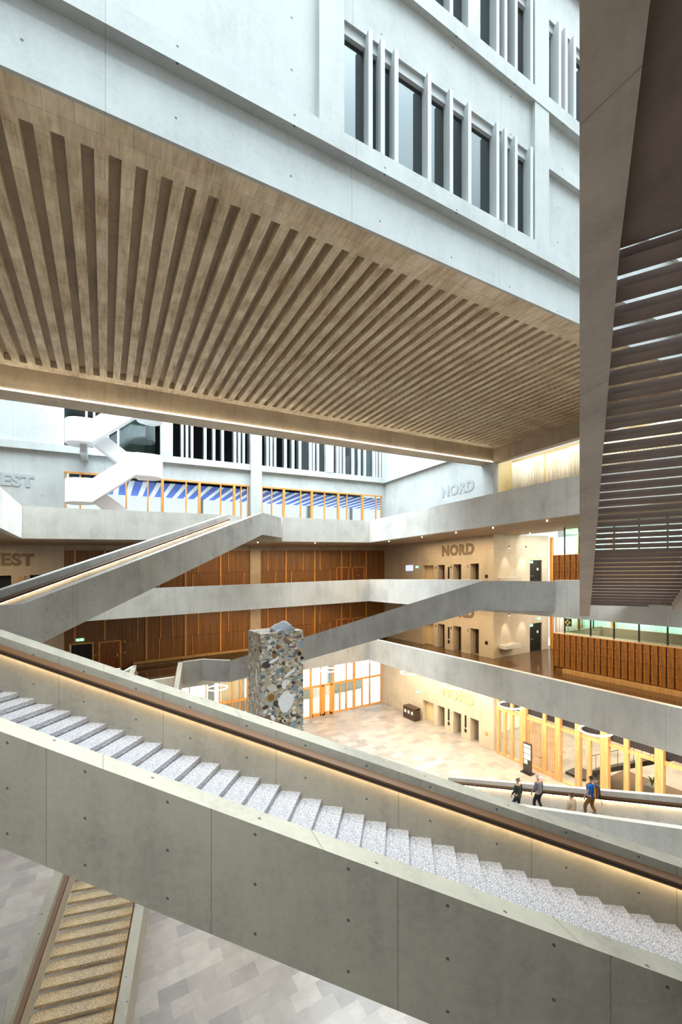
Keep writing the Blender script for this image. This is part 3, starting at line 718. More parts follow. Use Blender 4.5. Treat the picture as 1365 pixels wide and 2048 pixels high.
for k, (x0, x1) in enumerate(((17.56, 18.5), (18.9, 19.6))):
    r_ = thing('entrance_door', ('wooden framed entrance door with white slatted infill beside the stone pillar' if k == 0 else 'wooden framed entrance door with white slatted infill, the right one of the pair'), 'door', ((x0 + x1) / 2, 37, G))
    B('door_frame', OAK, (x0, x0 + .08, 36.9, 37.1, G, -10.4), (x1 - .08, x1, 36.9, 37.1, G, -10.4), (x0, x1, 36.9, 37.1, G, G + .3), parent=r_)
    slatted('slatted_panel', x0 + .08, x1 - .08, G + .3, -10.4, r_, CURTW)
S('wall_outdoor', GREYW, (0, 27, 43, 43.4, G, G + 1.1), (22.6, 23.2, 43, 43.4, G, -7), (15.4, 16, 43, 43.4, G, -7), (9, 9.6, 43, 43.4, G, -7), (0, 26, 43, 43.3, -8.2, -7.2))
def curtain(name, label, x0, x1, y, z0, z1, mat, axis='x', amp=.07, pitch=.22, group=None):
    mb = MB(); n_ = int(abs(x1 - x0) / (pitch / 6)); pr_ = []
    for i in range(n_ + 1):
        u = x0 + (x1 - x0) * i / n_; a = amp * math.sin(2 * math.pi * i / 6 + .7 * math.sin(i * .31)) * (1 + .5 * math.sin(i * .13))
        x, yy = (u, y + a) if axis == 'x' else (y + a, u)
        pr_.append((mb.P(x, yy, z0), mb.P(x, yy, z1)))
    for a, b_ in zip(pr_, pr_[1:]): mb.face((a[0], b_[0], b_[1], a[1]))
    o = mb.build(name, mat, recalc=False, smooth=True); 
    sol = o.modifiers.new('cloth', 'SOLIDIFY'); sol.thickness = .01
    return tag(o, label, 'curtain', group)
curtain('curtain', 'beige ground floor curtain just left of the stone pillar', 9.0, 11.1, 37.6, G, -7.05, CURT)
curtain('curtain', 'pale office curtain behind the white switchback stair, upper left', .9, 3.5, 37.1, 10.65, 13.85, CURT)
curtain('curtain', 'warm lit cream curtain at the left end of the top gallery window', 21.9, 19.2, 27.6, L3, 8.9, CURT, 'y')
curtain('curtain', 'plain grey cream curtain in the middle of the warm lit top gallery window', 19.1, 17.4, 27.75, L3, 8.9, CURT, 'y', .09, .3)
curtain('curtain', 'brightly lit cream curtain at the right end of the top gallery window', 17.3, 6, 27.6, L3, 8.9, CURT, 'y')
S('wall_curtain_window', CREAM, (28.2, 28.4, 4, 22.3, L3, 9.3), (26.5, 28.4, 22.3, 22.5, L3, 9.3))
# north side ground floor: wooden posts, slatted doors and glass
mb = MB()
for y0, y1, z1 in ((21.75, 21.95, -7.02), (21.15, 21.35, -9.9), (20.5, 20.72, -7.02), (19.35, 19.85, -7.02), (16.8, 17.15, -7.02), (15.5, 15.8, -7.02), (14.88, 15.12, -9.93), (13.8, 14.25, -7.02), (12.75, 13.0, -7.02), (12.12, 12.38, -9.93), (11.0, 11.4, -7.02), (9.3, 9.55, -7.02), (7.5, 7.9, -7.02), (5.8, 6, -7.02), (4.2, 4.6, -7.02)):
    d_ = .08 if (y1 - y0) < .3 else .18
    mb.box(26 - d_, 26.12, y0, y1, G, z1)
mb.box(25.95, 26.12, 17.9, 18.13, G, -7.02)
mb.box(25.94, 26.12, 3, 21.95, -9.93, -9.73); mb.box(25.94, 26.12, 17.1, 21.95, G, G + .12); mb.box(25.94, 26.12, 3, 16.8, G, G + .08)
struct('window_7', mb, OAKL)
S('window_7', GL, (26.02, 26.04, 3, 21.9, G, -7.05))
S('trim_8', simple('dark violet lintel', srgb(46, 38, 46), .5), (26.14, 26.4, 3, 21.9, -9.62, -8.95))
for k, (y0, y1) in enumerate(((18.15, 19.3), (17.17, 17.88))):
    r_ = thing('slatted_door', ('left leaf' if k == 0 else 'right leaf') + ' of the light wooden slatted double door behind the black info stele', 'door', (26, (y0 + y1) / 2, G))
    mb = MB(); y = y0
    while y < y1: mb.box(26.0, 26.03, y, y + .032, G + .1, -9.95); y += .125
    mb.build('slats', OAK, r_)
    B('door_frame', OAKL, (25.96, 26.08, y0 - .02, y0 + .05, G, -9.93), (25.96, 26.08, y1 - .05, y1 + .02, G, -9.93), (25.95, 26.08, y0, y1, G, G + .22), parent=r_)
    if k == 0:
        mb = MB(); mb.tube([(25.93, y0 + .02, G + 1.05), (25.86, y0 + .02, G + 1.05), (25.86, y0 + .22, G + 1.05)], .02, 6); mb.build('handle', BLACK, r_)
# the room beyond (cafeteria): floor is shared, back wall, hanging steel stair, planter, chairs
S('wall_cafeteria', CURTW, (39, 39.3, -9, 30, G, -7.02), (26.9, 39, 24.5, 24.8, G, -7.02))
S('ceiling_cafeteria', CONCD, (34, 40, -9, 30, -7.02, -6.6))
r_ = thing('steel_staircase', 'dark steel stair with thin black railing seen through the glass wall at lower right', 'staircase', (28.4, 15, G))
mb = MB(); mb.prism([[(28.0, y, z), (29.2, y, z), (29.2, y, z + .3), (28.0, y, z + .3)] for y, z in ((16.2, G + .05), (10.2, G + 3.6))]); mb.build('stringer', BLACK, r_)
mb = MB(); mb.box(27.2, 28.6, 16.0, 17.3, G, G + .15); mb.build('base', BLACK, r_)
for i in range(12):
    y = 16.2 - i * .45; z = G + .3 + i * .266
    mb = MB(); mb.tube([(28.05, y, z), (28.05, y, z + 1.0)], .015, 5); mb.build('baluster', BLACK, r_)
mb = MB(); mb.tube([(28.05, 16.2, G + 1.35), (28.05, 11.2, G + 4.3)], .02, 6); mb.build('rail', BLACK, r_)
r_ = thing('planter', 'grey box planter with a green plant behind the glass wall', 'planter', (28.6, 12.75, G))
B('pot', simple('grey planter', srgb(120, 120, 122), .5), (28.3, 28.9, 12.45, 13.05, G, G + .75), parent=r_)
mb = MB(); rnd = random.Random(2)
for i in range(26):
    a = rnd.uniform(0, 6.28); l_ = rnd.uniform(.2, .5); c_ = (28.6, 12.75, G + .72); e_ = (28.6 + math.cos(a) * l_ * .5, 12.75 + math.sin(a) * l_ * .5, G + .8 + l_)
    mb.tube([c_, ((c_[0] + e_[0]) / 2, (c_[1] + e_[1]) / 2, e_[2] - .06), e_], [.01, .03, .004], 4)
mb.build('foliage', PLANT, r_)
def chair():
    r_ = thing('cafe_chair', 'dark red cafe chair beyond the glass wall', 'chair', (28.0, 10.4, G))
    m_ = simple('dark red plastic', srgb(116, 40, 44), .4)
    B('seat', m_, (27.78, 28.22, 10.18, 10.62, G + .43, G + .47), parent=r_)
    B('backrest', m_, (27.78, 28.22, 10.58, 10.63, G + .5, G + .85), parent=r_)
    for a, b_ in ((27.8, 10.2), (28.2, 10.2), (27.8, 10.6), (28.2, 10.6)):
        mb = MB(); mb.tube([(a, b_, G), (a, b_, G + (.45 if b_ < 10.5 else .85))], .013, 5); mb.build('leg', BLACK, r_)
    return r_
ch = chair(); ch['label'] = 'dark red cafe chair beyond the glass wall, leftmost of the cafe chairs'; 
for (x, y, rz, lb) in ((28.9, 9.9, .6, 'dark red cafe chair beyond the glass wall, middle one of the cafe chairs'), (28.2, 9.3, 2.6, 'dark red cafe chair beyond the glass wall, rightmost of the cafe chairs')):
    c = copy_tree(ch, (x, y, wz(x, G)), lb, rz)

# ------------------------------------------------------------------ lifts, doors, signs on the north wall
def lift(fz, y0, y1, hh, letter, where):
    r_ = thing('lift_door', 'lift door %s in the concrete niche %s' % (letter, where), 'lift door', (26.7, (y0 + y1) / 2, fz))
    ym = (y0 + y1) / 2
    B('door_panel', STEEL if fz == G else DARK, (26.62, 26.66, y0, ym - .005, fz, fz + hh), parent=r_); B('door_panel', STEEL if fz == G else DARK, (26.64, 26.68, ym, y1, fz, fz + hh), parent=r_)
    B('back_panel', BLACK, (26.7, 26.75, y0 - .05, y1 + .05, fz, fz + hh), parent=r_)
def text(body, size, mat, name, label, cat, loc, rot, ext=.012, bold=0, align='LEFT', parent=None):
    cu = bpy.data.curves.new(name, 'FONT'); cu.body = body; cu.size = size; cu.extrude = ext; cu.offset = bold; cu.align_x = align; cu.space_character = 1.0 + bold * 2
    t = bpy.data.objects.new(name, cu); COL.objects.link(t); bpy.context.view_layer.update()
    me = bpy.data.meshes.new_from_object(t.evaluated_get(bpy.context.evaluated_depsgraph_get())); bpy.data.objects.remove(t)
    me.materials.clear(); me.materials.append(mat)
    if not me.uv_layers: me.uv_layers.new(name='UVMap')
    o = bpy.data.objects.new(name, me); COL.objects.link(o); o.rotation_euler = rot
    o.location = (loc[0], loc[1], wz(loc[0], loc[2]))
    if parent: 
        o.location = Vector(o.location) - Vector(parent['_o']); o.parent = parent
    elif label: tag(o, label, cat)
    return o
RN = (math.radians(90), 0, math.radians(-90))     # facing -X (read from inside the hall)
RW = (math.radians(90), 0, 0)                     # facing -Y
places = {G: 'on the bright ground floor', L1: 'on the lowest gallery', L2: 'on the middle gallery'}
for fz, hh in ((G, 1.9), (L1, 2.1), (L2, 2.15)):
    pl = places[fz]
    for lt, y0, y1 in (('A', 27.62, 28.5), ('B', 25.65, 26.58), ('C', 23.75, 24.66)):
        lift(fz, y0, y1, hh, lt, pl)
        text(lt, .32, LETTERG if fz == G else DARK, 'lift_letter', 'letter %s beside its lift opening %s' % (lt, pl), 'letter', (25.99, y1 + .32, fz + hh - .32), RN)
    r_ = thing('niche_door', 'cream door in the wide niche left of the lifts ' + pl, 'door', (26.5, 29.7, fz))
    B('door_leaf', CREAM, (26.5, 26.56, 29.02, 30.35, fz, fz + hh), parent=r_); B('door_frame', CREAM, (26.45, 26.5, 30.3, 30.5, fz, fz + hh), parent=r_)
    for y in ((27.1,) if fz != G else (27.1, 25.15)):
        tag(B('lift_display', BLACK, (25.97, 26, y - .08, y + .08, fz + .95, fz + 1.95)), 'tall narrow black lift display, %s %s' % ('between lift openings A and B' if y > 26 else 'between lift openings B and C', pl), 'display')
        tag(B('call_panel', BLACK, (25.97, 26, y - .1, y + .1, fz + .55, fz + .8), (25.96, 25.97, y - .04, y + .04, fz + .6, fz + .86)), 'small black lift call panel, %s %s' % ('between lift openings A and B' if y > 26 else 'between lift openings B and C', pl), 'call panel')
    tag(B('wall_plate', BRASS if fz == G else BLACK, (25.97, 26, 22.85, 23.1, fz + 1.0, fz + 1.25)), 'small square plate on the wall right of lift C ' + pl, 'wall plate')
def exit_sign(x0, x1, y0, y1, z, label, ax):
    r_ = thing('exit_sign', label, 'exit sign', ((x0 + x1) / 2, (y0 + y1) / 2, z))
    B('sign_box', GREEN, (x0, x1, y0, y1, z, z + .2), parent=r_)
    cx, cy = (x0 + x1) / 2, (y0 + y1) / 2
    if ax == 'y':
        w_ = x1 - x0
        B('running_figure', SIGNW, (x0 + w_ * .12, x0 + w_ * .3, y0 - .008, y0, z + .05, z + .15), (x0 + w_ * .3, x0 + w_ * .42, y0 - .008, y0, z + .03, z + .08), parent=r_)
        B('door_symbol', SIGNW, (x0 + w_ * .6, x0 + w_ * .85, y0 - .008, y0, z + .03, z + .17), parent=r_)
    else:
        w_ = y1 - y0
        B('running_figure', SIGNW, (x0 - .008, x0, y1 - w_ * .4, y1 - w_ * .12, z + .04, z + .16), parent=r_)
        B('door_symbol', SIGNW, (x0 - .008, x0, y0 + w_ * .15, y0 + w_ * .4, z + .03, z + .17), parent=r_)
for fz in (L1, L2):
    if fz == L2: exit_sign(25.94, 25.99, 31.1, 31.5, fz + 1.95, 'green exit sign beside the lit screen on the middle gallery wall', 'x')
    exit_sign(31.2, 31.6, 22.25, 22.3, fz + 2.55, 'green exit sign above the black door ' + places[fz], 'y')
    exit_sign(30.4, 30.75, 22.34, 22.39, fz + 2.05, 'small green exit sign hanging in front of the black door ' + places[fz], 'y')
tag(B('wall_screen', SCREEN, (25.94, 26, 31.95, 33.0, .75, 1.3), ), 'small lit blue screen on the concrete wall of the middle gallery', 'screen')
exit_sign(-1.9, -1.35, YW - .06, YW - .005, L1 + 2.4, 'green exit sign above the open dark doorway in the wood wall at left', 'y')
exit_sign(25.94, 25.99, 30.9, 31.4, G + 2.35, 'bright exit sign on the ground floor wall above the brown bin', 'x')
# NORD and WEST relief lettering
for (z, m_, lb) in ((7.2, LETTERL, 'pale raised word NORD high on the white wall above the top gallery'), (2.02, LETTERD, 'dark raised word NORD on the wall above the lifts of the middle gallery'),
                    (-3.18, LETTERD, 'dark raised word NORD half hidden behind the stair above the lowest gallery lifts'), (-10.3, LETTERG, 'peach raised word NORD on the bright ground floor wall')):
    text('NORD', 1.18, m_, 'wall_lettering', lb, 'lettering', (25.985, 27.95, z), RN, .02, .06)
for (z, m_, lb) in ((7.5, LETTERL, 'pale raised word WEST cut by the left edge above the top gallery'), (1.95, LETTERD, 'dark raised word WEST cut by the left edge on the middle gallery wall')):
    text('WEST', 1.1, m_, 'wall_lettering', lb, 'lettering', (-4.42, YW - .015, z), RW, .02, .06, 'RIGHT')
text('C', .32, DARK, 'lift_letter', 'letter C beside the dark west lift opening at the left edge', 'letter', (-4.98, YW - .01, .95), RW)
text('C', .3, DARK, 'lift_letter', 'letter C on the pale wall just above the top gallery parapet at left', 'letter', (-4.95, YW - .01, 5.9), RW)
tag(B('call_panel', BRASS, (-5.28, -5.1, YW - .03, YW, .2, 1.15)), 'tall bronze call panel beside the dark west lift opening', 'call panel')
tag(B('call_panel', BRASS, (-5.3, -5.12, YW - .03, YW, 5.75, 6.0)), 'small bronze panel just above the top gallery parapet at left', 'call panel')
r_ = thing('vent_grille', 'warm lit slatted grille just above the top gallery parapet at left', 'grille', (-4.1, YW - .1, 5.6))
for i in range(3): B('slat', CREAM, (-4.7, -3.5, YW - .12, YW, 5.62 + i * .14, 5.70 + i * .14), parent=r_)
# black doors and sink by the recess
for fz in (L1, L2):
    r_ = thing('black_door', 'black door with a small white notice in the pale recess ' + places[fz], 'door', (31, 23.3, fz))
    leaf = B('door_leaf', BLACK, (30.3, 31.85, 22.4, 22.46, fz, fz + 2.28), parent=r_)
    mb = MB(); mb.tube([(30.55, 22.32, fz + 1.0), (30.75, 22.32, fz + 1.0)], .025, 6); mb.disc((30.55, 22.37, fz + 1.0), .06, 'y', .04, 10); mb.build('handle', STEEL, leaf)
    B('notice', PAPER, (31.3, 31.5, 22.38, 22.4, fz + 1.45, fz + 1.65), parent=leaf)
    r_ = thing('wash_basin', 'concrete wall basin with a brass tap ' + places[fz], 'basin', (27.4, 22.0, fz + .9))
    B('basin', CONCB, (26.55, 28.3, 21.6, 21.7, fz + .72, fz + 1.0), (26.55, 28.3, 22.2, 22.3, fz + .72, fz + 1.0), (26.55, 26.68, 21.7, 22.2, fz + .72, fz + 1.0), (28.17, 28.3, 21.7, 22.2, fz + .72, fz + 1.0), (26.68, 28.17, 21.7, 22.2, fz + .72, fz + .84), parent=r_)
    mb = MB(); mb.tube([(27.4, 22.25, fz + .98), (27.4, 22.25, fz + 1.2), (27.4, 22.1, fz + 1.24), (27.4, 22.0, fz + 1.18)], .02, 6); mb.build('tap', BRASS, r_)
    B('bracket', STEEL, (26.7, 26.8, 21.8, 22.3, fz + .4, fz + .72), parent=r_)
    # spotlights on the recess wall
    for k, x in enumerate((27.3, 29.3)):
        z = fz + 3.25
        r_ = thing('wall_spotlight', '%s ceiling spotlight washing the recess wall %s' % ('left' if k == 0 else 'right', places[fz]), 'spotlight', (x, 21.95, z))
        mb = MB(); mb.disc((x, 21.9, z + .1), .07, 'z', .2, 12); mb.build('housing', STEEL, r_)
        mb = MB(); mb.disc((x, 21.9, z - .01), .055, 'z', .02, 12); mb.build('lens', SPOT, r_)
        l = bpy.data.lights.new('wall_spot', 'SPOT'); l.energy = 170; l.color = (1, .84, .68); l.spot_size = math.radians(58); l.spot_blend = .7; l.shadow_soft_size = .05
        lo = bpy.data.objects.new('wall_spot', l); COL.objects.link(lo); lo.location = (x, 21.85, wz(x, z - .06)); lo.rotation_euler = (math.radians(9), 0, 0)
    # window wall beyond with wooden frame
    zt_ = fz + 4.2
    S('window_8', OAK, (32.95, 33.15, 21.2, 22.3, fz, fz + .1), (32.9, 33.15, 22.1, 22.3, fz, zt_), (32.9, 33.15, 19.75, 19.95, fz, zt_), (32.9, 33.15, 17.2, 17.35, fz, zt_))
    curtain('curtain', 'white slatted blind beyond the lockers ' + places[fz], 22.0, 19.9, 33.25, fz, fz + 4.1, CURTW, 'y', .05, .25)
    curtain('curtain', 'pale green curtain behind the glass above the lockers ' + places[fz], 19.7, 5, 33.3, fz, fz + 4.2, CURTG, 'y', .06, .3)
    S('window_9', simple('lit pale window', (.8, .95, .9, 1), .4), (33.6, 33.7, 4, 22.3, fz, fz + 4.2))
    area('curtain_fill', 32.4, 13, fz + 4.1, 1.0, 16, 520, (.86, 1, .93), (0, math.radians(-20), 0))  # added lamp on the green curtains, in place of daylight coming through them

# ------------------------------------------------------------------ lockers
def locker(y, fz, label):
    r_ = thing('locker_column', label, 'locker', (26.2, y, fz), 'locker columns ' + places[fz])
    B('carcass', DARKRED, (26.25, 26.75, y - .19, y + .19, fz + .28, fz + 2.47), parent=r_)
    for k in range(4):
        z0 = fz + .3 + k * .545
        dd = B('door', LOCK, (26.2, 26.25, y - .152, y + .152, z0, z0 + .535), parent=r_)
        mb = MB(); mb.disc((26.185, y + .12, z0 + .1), .028, 'x', .03, 8); mb.build('lock_knob', BRASS, dd)
    return r_
ys = [17.28 - .38 * i for i in range(24)]
first = locker(ys[0], L1, 'wooden locker column at the left end of the long row on the lowest gallery')
ordn = ['second', 'third', 'fourth', 'fifth', 'sixth', 'seventh', 'eighth', 'ninth', 'tenth', 'eleventh', 'twelfth', 'thirteenth', 'fourteenth', 'fifteenth', 'sixteenth', 'seventeenth', 'eighteenth', 'nineteenth', 'twentieth', 'twenty-first', 'twenty-second', 'twenty-third', 'twenty-fourth']
for i, y in enumerate(ys[1:]):
    copy_tree(first, (26.2, y, wz(26.2, L1)), 'wooden locker column, %s from the left end of the long row on the lowest gallery' % ordn[i])
f2 = copy_tree(first, (26.2, ys[0], wz(26.2, L2)), 'wooden locker column nearest the white blind on the middle gallery'); f2['group'] = 'locker columns on the middle gallery'
for i, y in enumerate(ys[1:6]):
    c = copy_tree(f2, (26.2, y, wz(26.2, L2)), 'wooden locker column, %s from the left in the short row on the middle gallery' % ordn[i]); c['group'] = 'locker columns on the middle gallery'
for fz in (L1, L2):
    y_end = 7.9
    r_ = thing('locker_bench', 'light bench plinth and top board framing the locker row ' + places[fz], 'bench', (26.4, 13, fz))
    B('plinth', BENCH, (26.0, 26.8, y_end, 16.75, fz, fz + .26), parent=r_)
    B('end_panel', LOCK, (26.2, 26.88, 17.48, 17.52, fz, fz + 2.47), (26.3, 26.85, 16.75, 17.46, fz, fz + .28), parent=r_)
    B('top_board', OAKL, (26.2, 27.1, y_end, 17.52, fz + 2.475, fz + 2.51), parent=r_)
    S('wall_stairwell', CONCD, (26.9, 27.1, y_end, 17.48, fz, fz + 2.47), (31.5, 31.7, y_end, 17.3, fz, fz + 2.45), (27.1, 31.6, 17.3, 17.48, fz, fz + 2.5))
    r_ = thing('glass_balustrade', 'clear glass screen with thin black posts standing on the lockers ' + places[fz], 'glass screen', (26.6, 13, fz + 2.5))
    top = fz + 4.33
    B('glass_pane', GLG, (26.6, 26.62, y_end, 17.0, fz + 2.52, top), parent=r_)
    for y in (16.97, 15.26, 13.87, 12.52, 11.12, 9.7, 8.3): B('post', BLACK, (26.57, 26.65, y - .03, y + .03, fz + 2.52, top), parent=r_)
    B('glass_pane', GLG, (26.7, 31.6, 17.0, 17.02, fz + 2.52, top), parent=r_)
    for x in (28.3, 30): B('post', BLACK, (x - .03, x + .03, 16.98, 17.04, fz + 2.52, top), parent=r_)
    if fz == L1:
        g = thing('first_aid_sign', 'small green square sign with a cross on the glass above the lockers', 'sign', (26.55, 16.72, -3.1))
        B('plate', simple('dark green sign', srgb(24, 60, 40), .4), (26.52, 26.55, 16.45, 16.95, -3.15, -2.65), parent=g)
        B('cross', simple('pale cross', srgb(222, 206, 130), .4), (26.50, 26.52, 16.64, 16.76, -3.08, -2.72), (26.50, 26.52, 16.52, 16.88, -2.96, -2.84), parent=g)

# doors in the wood wall
r_ = thing('wood_door', 'brown wooden door with lit frame in the wood wall at left, beside the dark doorway', 'door', (.35, YW, L1))
leaf = B('door_leaf', WALN, (-.3, 1.0, YW - .02, YW + .04, L1, L1 + 2.12), parent=r_)
B('door_frame', OAK, (-.42, -.3, YW - .06, YW + .05, L1, L1 + 2.22), (1.0, 1.12, YW - .06, YW + .05, L1, L1 + 2.22), (-.3, 1.0, YW - .06, YW + .05, L1 + 2.12, L1 + 2.22), parent=r_)
B('handle', BRASS, (.8, .88, YW - .08, YW - .02, L1 + .95, L1 + 1.2), parent=leaf)
r_ = thing('dark_doorway', 'open black doorway with a light wooden frame in the wood wall at far left', 'doorway', (-1.5, YW, L1))
B('door_frame', OAKL, (-2.3, -2.2, YW - .06, YW + .1, L1, L1 + 2.25), (-.83, -.73, YW - .06, YW + .1, L1, L1 + 2.25), (-2.2, -.83, YW - .06, YW + .1, L1 + 2.15, L1 + 2.25), parent=r_)
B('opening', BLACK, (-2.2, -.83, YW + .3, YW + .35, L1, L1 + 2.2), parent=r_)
for fz in (L1, L2):
    for k, (x0, x1) in enumerate(((20.13, 21.57), (21.99, 23.44))):
        r_ = thing('wood_door', 'plain brown door flush in the wood wall %s, %s of the pair' % (places[fz], ('left', 'right')[k]), 'door', ((x0 + x1) / 2, YW, fz))
        leaf = B('door_leaf', WALN, (x0 + .08, x1 - .08, YW - .03, YW + .02, fz, fz + 2.2), parent=r_)
        B('door_frame', OAK, (x0, x0 + .08, YW - .05, YW + .02, fz, fz + 2.28), (x1 - .08, x1, YW - .05, YW + .02, fz, fz + 2.28), (x0, x1, YW - .05, YW + .02, fz + 2.2, fz + 2.28), parent=r_)
        B('name_plate', BRASS, ((x0 + x1) / 2 - .2, (x0 + x1) / 2 + .2, YW - .04, YW - .03, fz + 1.35, fz + 1.39), parent=leaf)
for (x, z, lb) in ((1.35, -4.1, 'small square box above the wood wall door at left'), (1.35, -4.95, 'small switch beside the wooden door at left'), (-.6, -4.95, 'small switch between the dark doorway and the wooden door')):
    tag(B('wall_switch', BRASS, (x - .06, x + .06, YW - .04, YW, z - .06, z + .06)), lb, 'switch')
tag(B('wall_bench', BENCH, (1.9, 26, YW - .55, YW - .12, L1 + .28, L1 + .42), (1.9, 26, YW - .2, YW - .12, L1, L1 + .28)), 'long light wooden bench along the foot of the wood wall on the lowest gallery', 'bench')

# ------------------------------------------------------------------ ring lamps, downlights
def ring(x, y, z, label):
    r_ = thing('ring_lamp', label, 'lamp', (x, y, z), 'ring lamps')
    mb = MB(); mb.tube([(x + .78 * math.cos(2 * math.pi * k / 40), y + .78 * math.sin(2 * math.pi * k / 40), z) for k in range(40)], .045, 8, True); mb.build('ring', RING, r_, smooth=True)
    for k in range(3):
        a = 2 * math.pi * k / 3 + .4
        mb = MB(); mb.tube([(x + .78 * math.cos(a), y + .78 * math.sin(a), z), (x + .78 * math.cos(a), y + .78 * math.sin(a), -7.02)], .006, 4); mb.build('cable', STEEL, r_)
    return r_
r0 = ring(23.2, 34.5, -8.05, 'glowing ring lamp in the far corner of the ground floor beside the glass wall')
for (x, y, z, lb) in ((23.2, 28.96, -8.1, 'glowing ring lamp cut by the gallery edge above the brown bin'), (23.2, 23.66, -8.1, 'glowing ring lamp in front of the ground floor word NORD'), (23.2, 18.47, -8.2, 'glowing ring lamp above the wooden slatted double door'),
    (23.2, 13.04, -8.15, 'largest glowing ring lamp at right above the walking people'), (7.71, 33.5, -8.0, 'glowing ring lamp left of the stone pillar'), (17.65, 33.5, -7.98, 'glowing ring lamp right of the stone pillar before the entrance doors')):
    copy_tree(r0, (x, y, wz(x, z)), lb)
def down(x, y, z, label, group):
    mb = MB(); mb.disc((x, y, z - .03), .038, 'z', .07, 12)
    return tag(mb.build('downlight', SPOT), label, 'downlight', group)
for fz, nm in ((3.38, 'middle'), (-1.82, 'lowest')):
    for k, y in enumerate((29.4, 25.1, 18.3, 14.6, 21.5)):
        down(21.3, y, fz - .01, 'tiny lit downlight in the soffit along the north edge of the %s gallery' % nm, 'north edge downlights above the %s gallery' % nm)
    for x in (10.5, 15.5, 5.0):
        down(x, 32.0, fz, 'tiny lit downlight in the soffit before the wood wall of the %s gallery' % nm, 'wood side downlights above the %s gallery' % nm)
    for x, y in ((28.0, 20.6), (29.8, 20.2), (31, 19.4), (31, 18.6), (31.2, 17.9)):
        down(x, y, fz, 'tiny lit downlight in the pale lobby ceiling of the %s gallery' % nm, 'lobby downlights above the %s gallery' % nm)

# ------------------------------------------------------------------ small ground floor things
r_ = thing('waste_bin', 'brown steel recycling bin with three white labels against the ground floor wall', 'bin', (25.35, 31.3, G))
B('body', DARK, (25.0, 25.7, 30.5, 32.2, G, G + 1.0), parent=r_)
mb = MB()
mb.box(25.0, 25.7, 30.5, 32.2, G + 1.08, G + 1.14); mb.box(25.0, 25.08, 30.5, 32.2, G + 1.0, G + 1.08); mb.box(25.62, 25.7, 30.5, 32.2, G + 1.0, G + 1.08); mb.build('lid', DARK, r_)
for i in range(3): B('label', PAPER, (24.985, 25.0, 30.75 + i * .5, 31.0 + i * .5, G + .55, G + .82), parent=r_)
r_ = thing('info_stele', 'dark freestanding info stele with white paper notices before the slatted door', 'sign', (25.2, 18.75, G))
B('foot', BLACK, (24.9, 25.4, 18.3, 19.1, G, G + .05), parent=r_)
pan = B('panel', simple('anthracite panel', srgb(62, 56, 54), .4), (25.1, 25.2, 18.38, 19.0, G + .05, G + 2.05), parent=r_)
for z0, z1, y0, y1 in ((1.75, 1.95, 18.42, 18.95), (1.35, 1.7, 18.42, 18.95), (.95, 1.3, 18.42, 18.95), (.62, .9, 18.66, 18.93)):
    B('notice', PAPER, (25.085, 25.1, y0, y1, G + z0, G + z1), parent=pan)
for x in (20.5, 21.8, 23.2, 24.2):
    text('FHNW', .3, GREYW, 'glass_lettering', 'faint grey lettering band on the ground floor glass wall near the corner', 'lettering', (x, 36.98, -11.6), RW, .003)['group'] = 'faint glass lettering'
B('floor_patch', BROWNF, (27.5, 31, 8, 15.5, G, G + .004))['kind'] = 'structure'

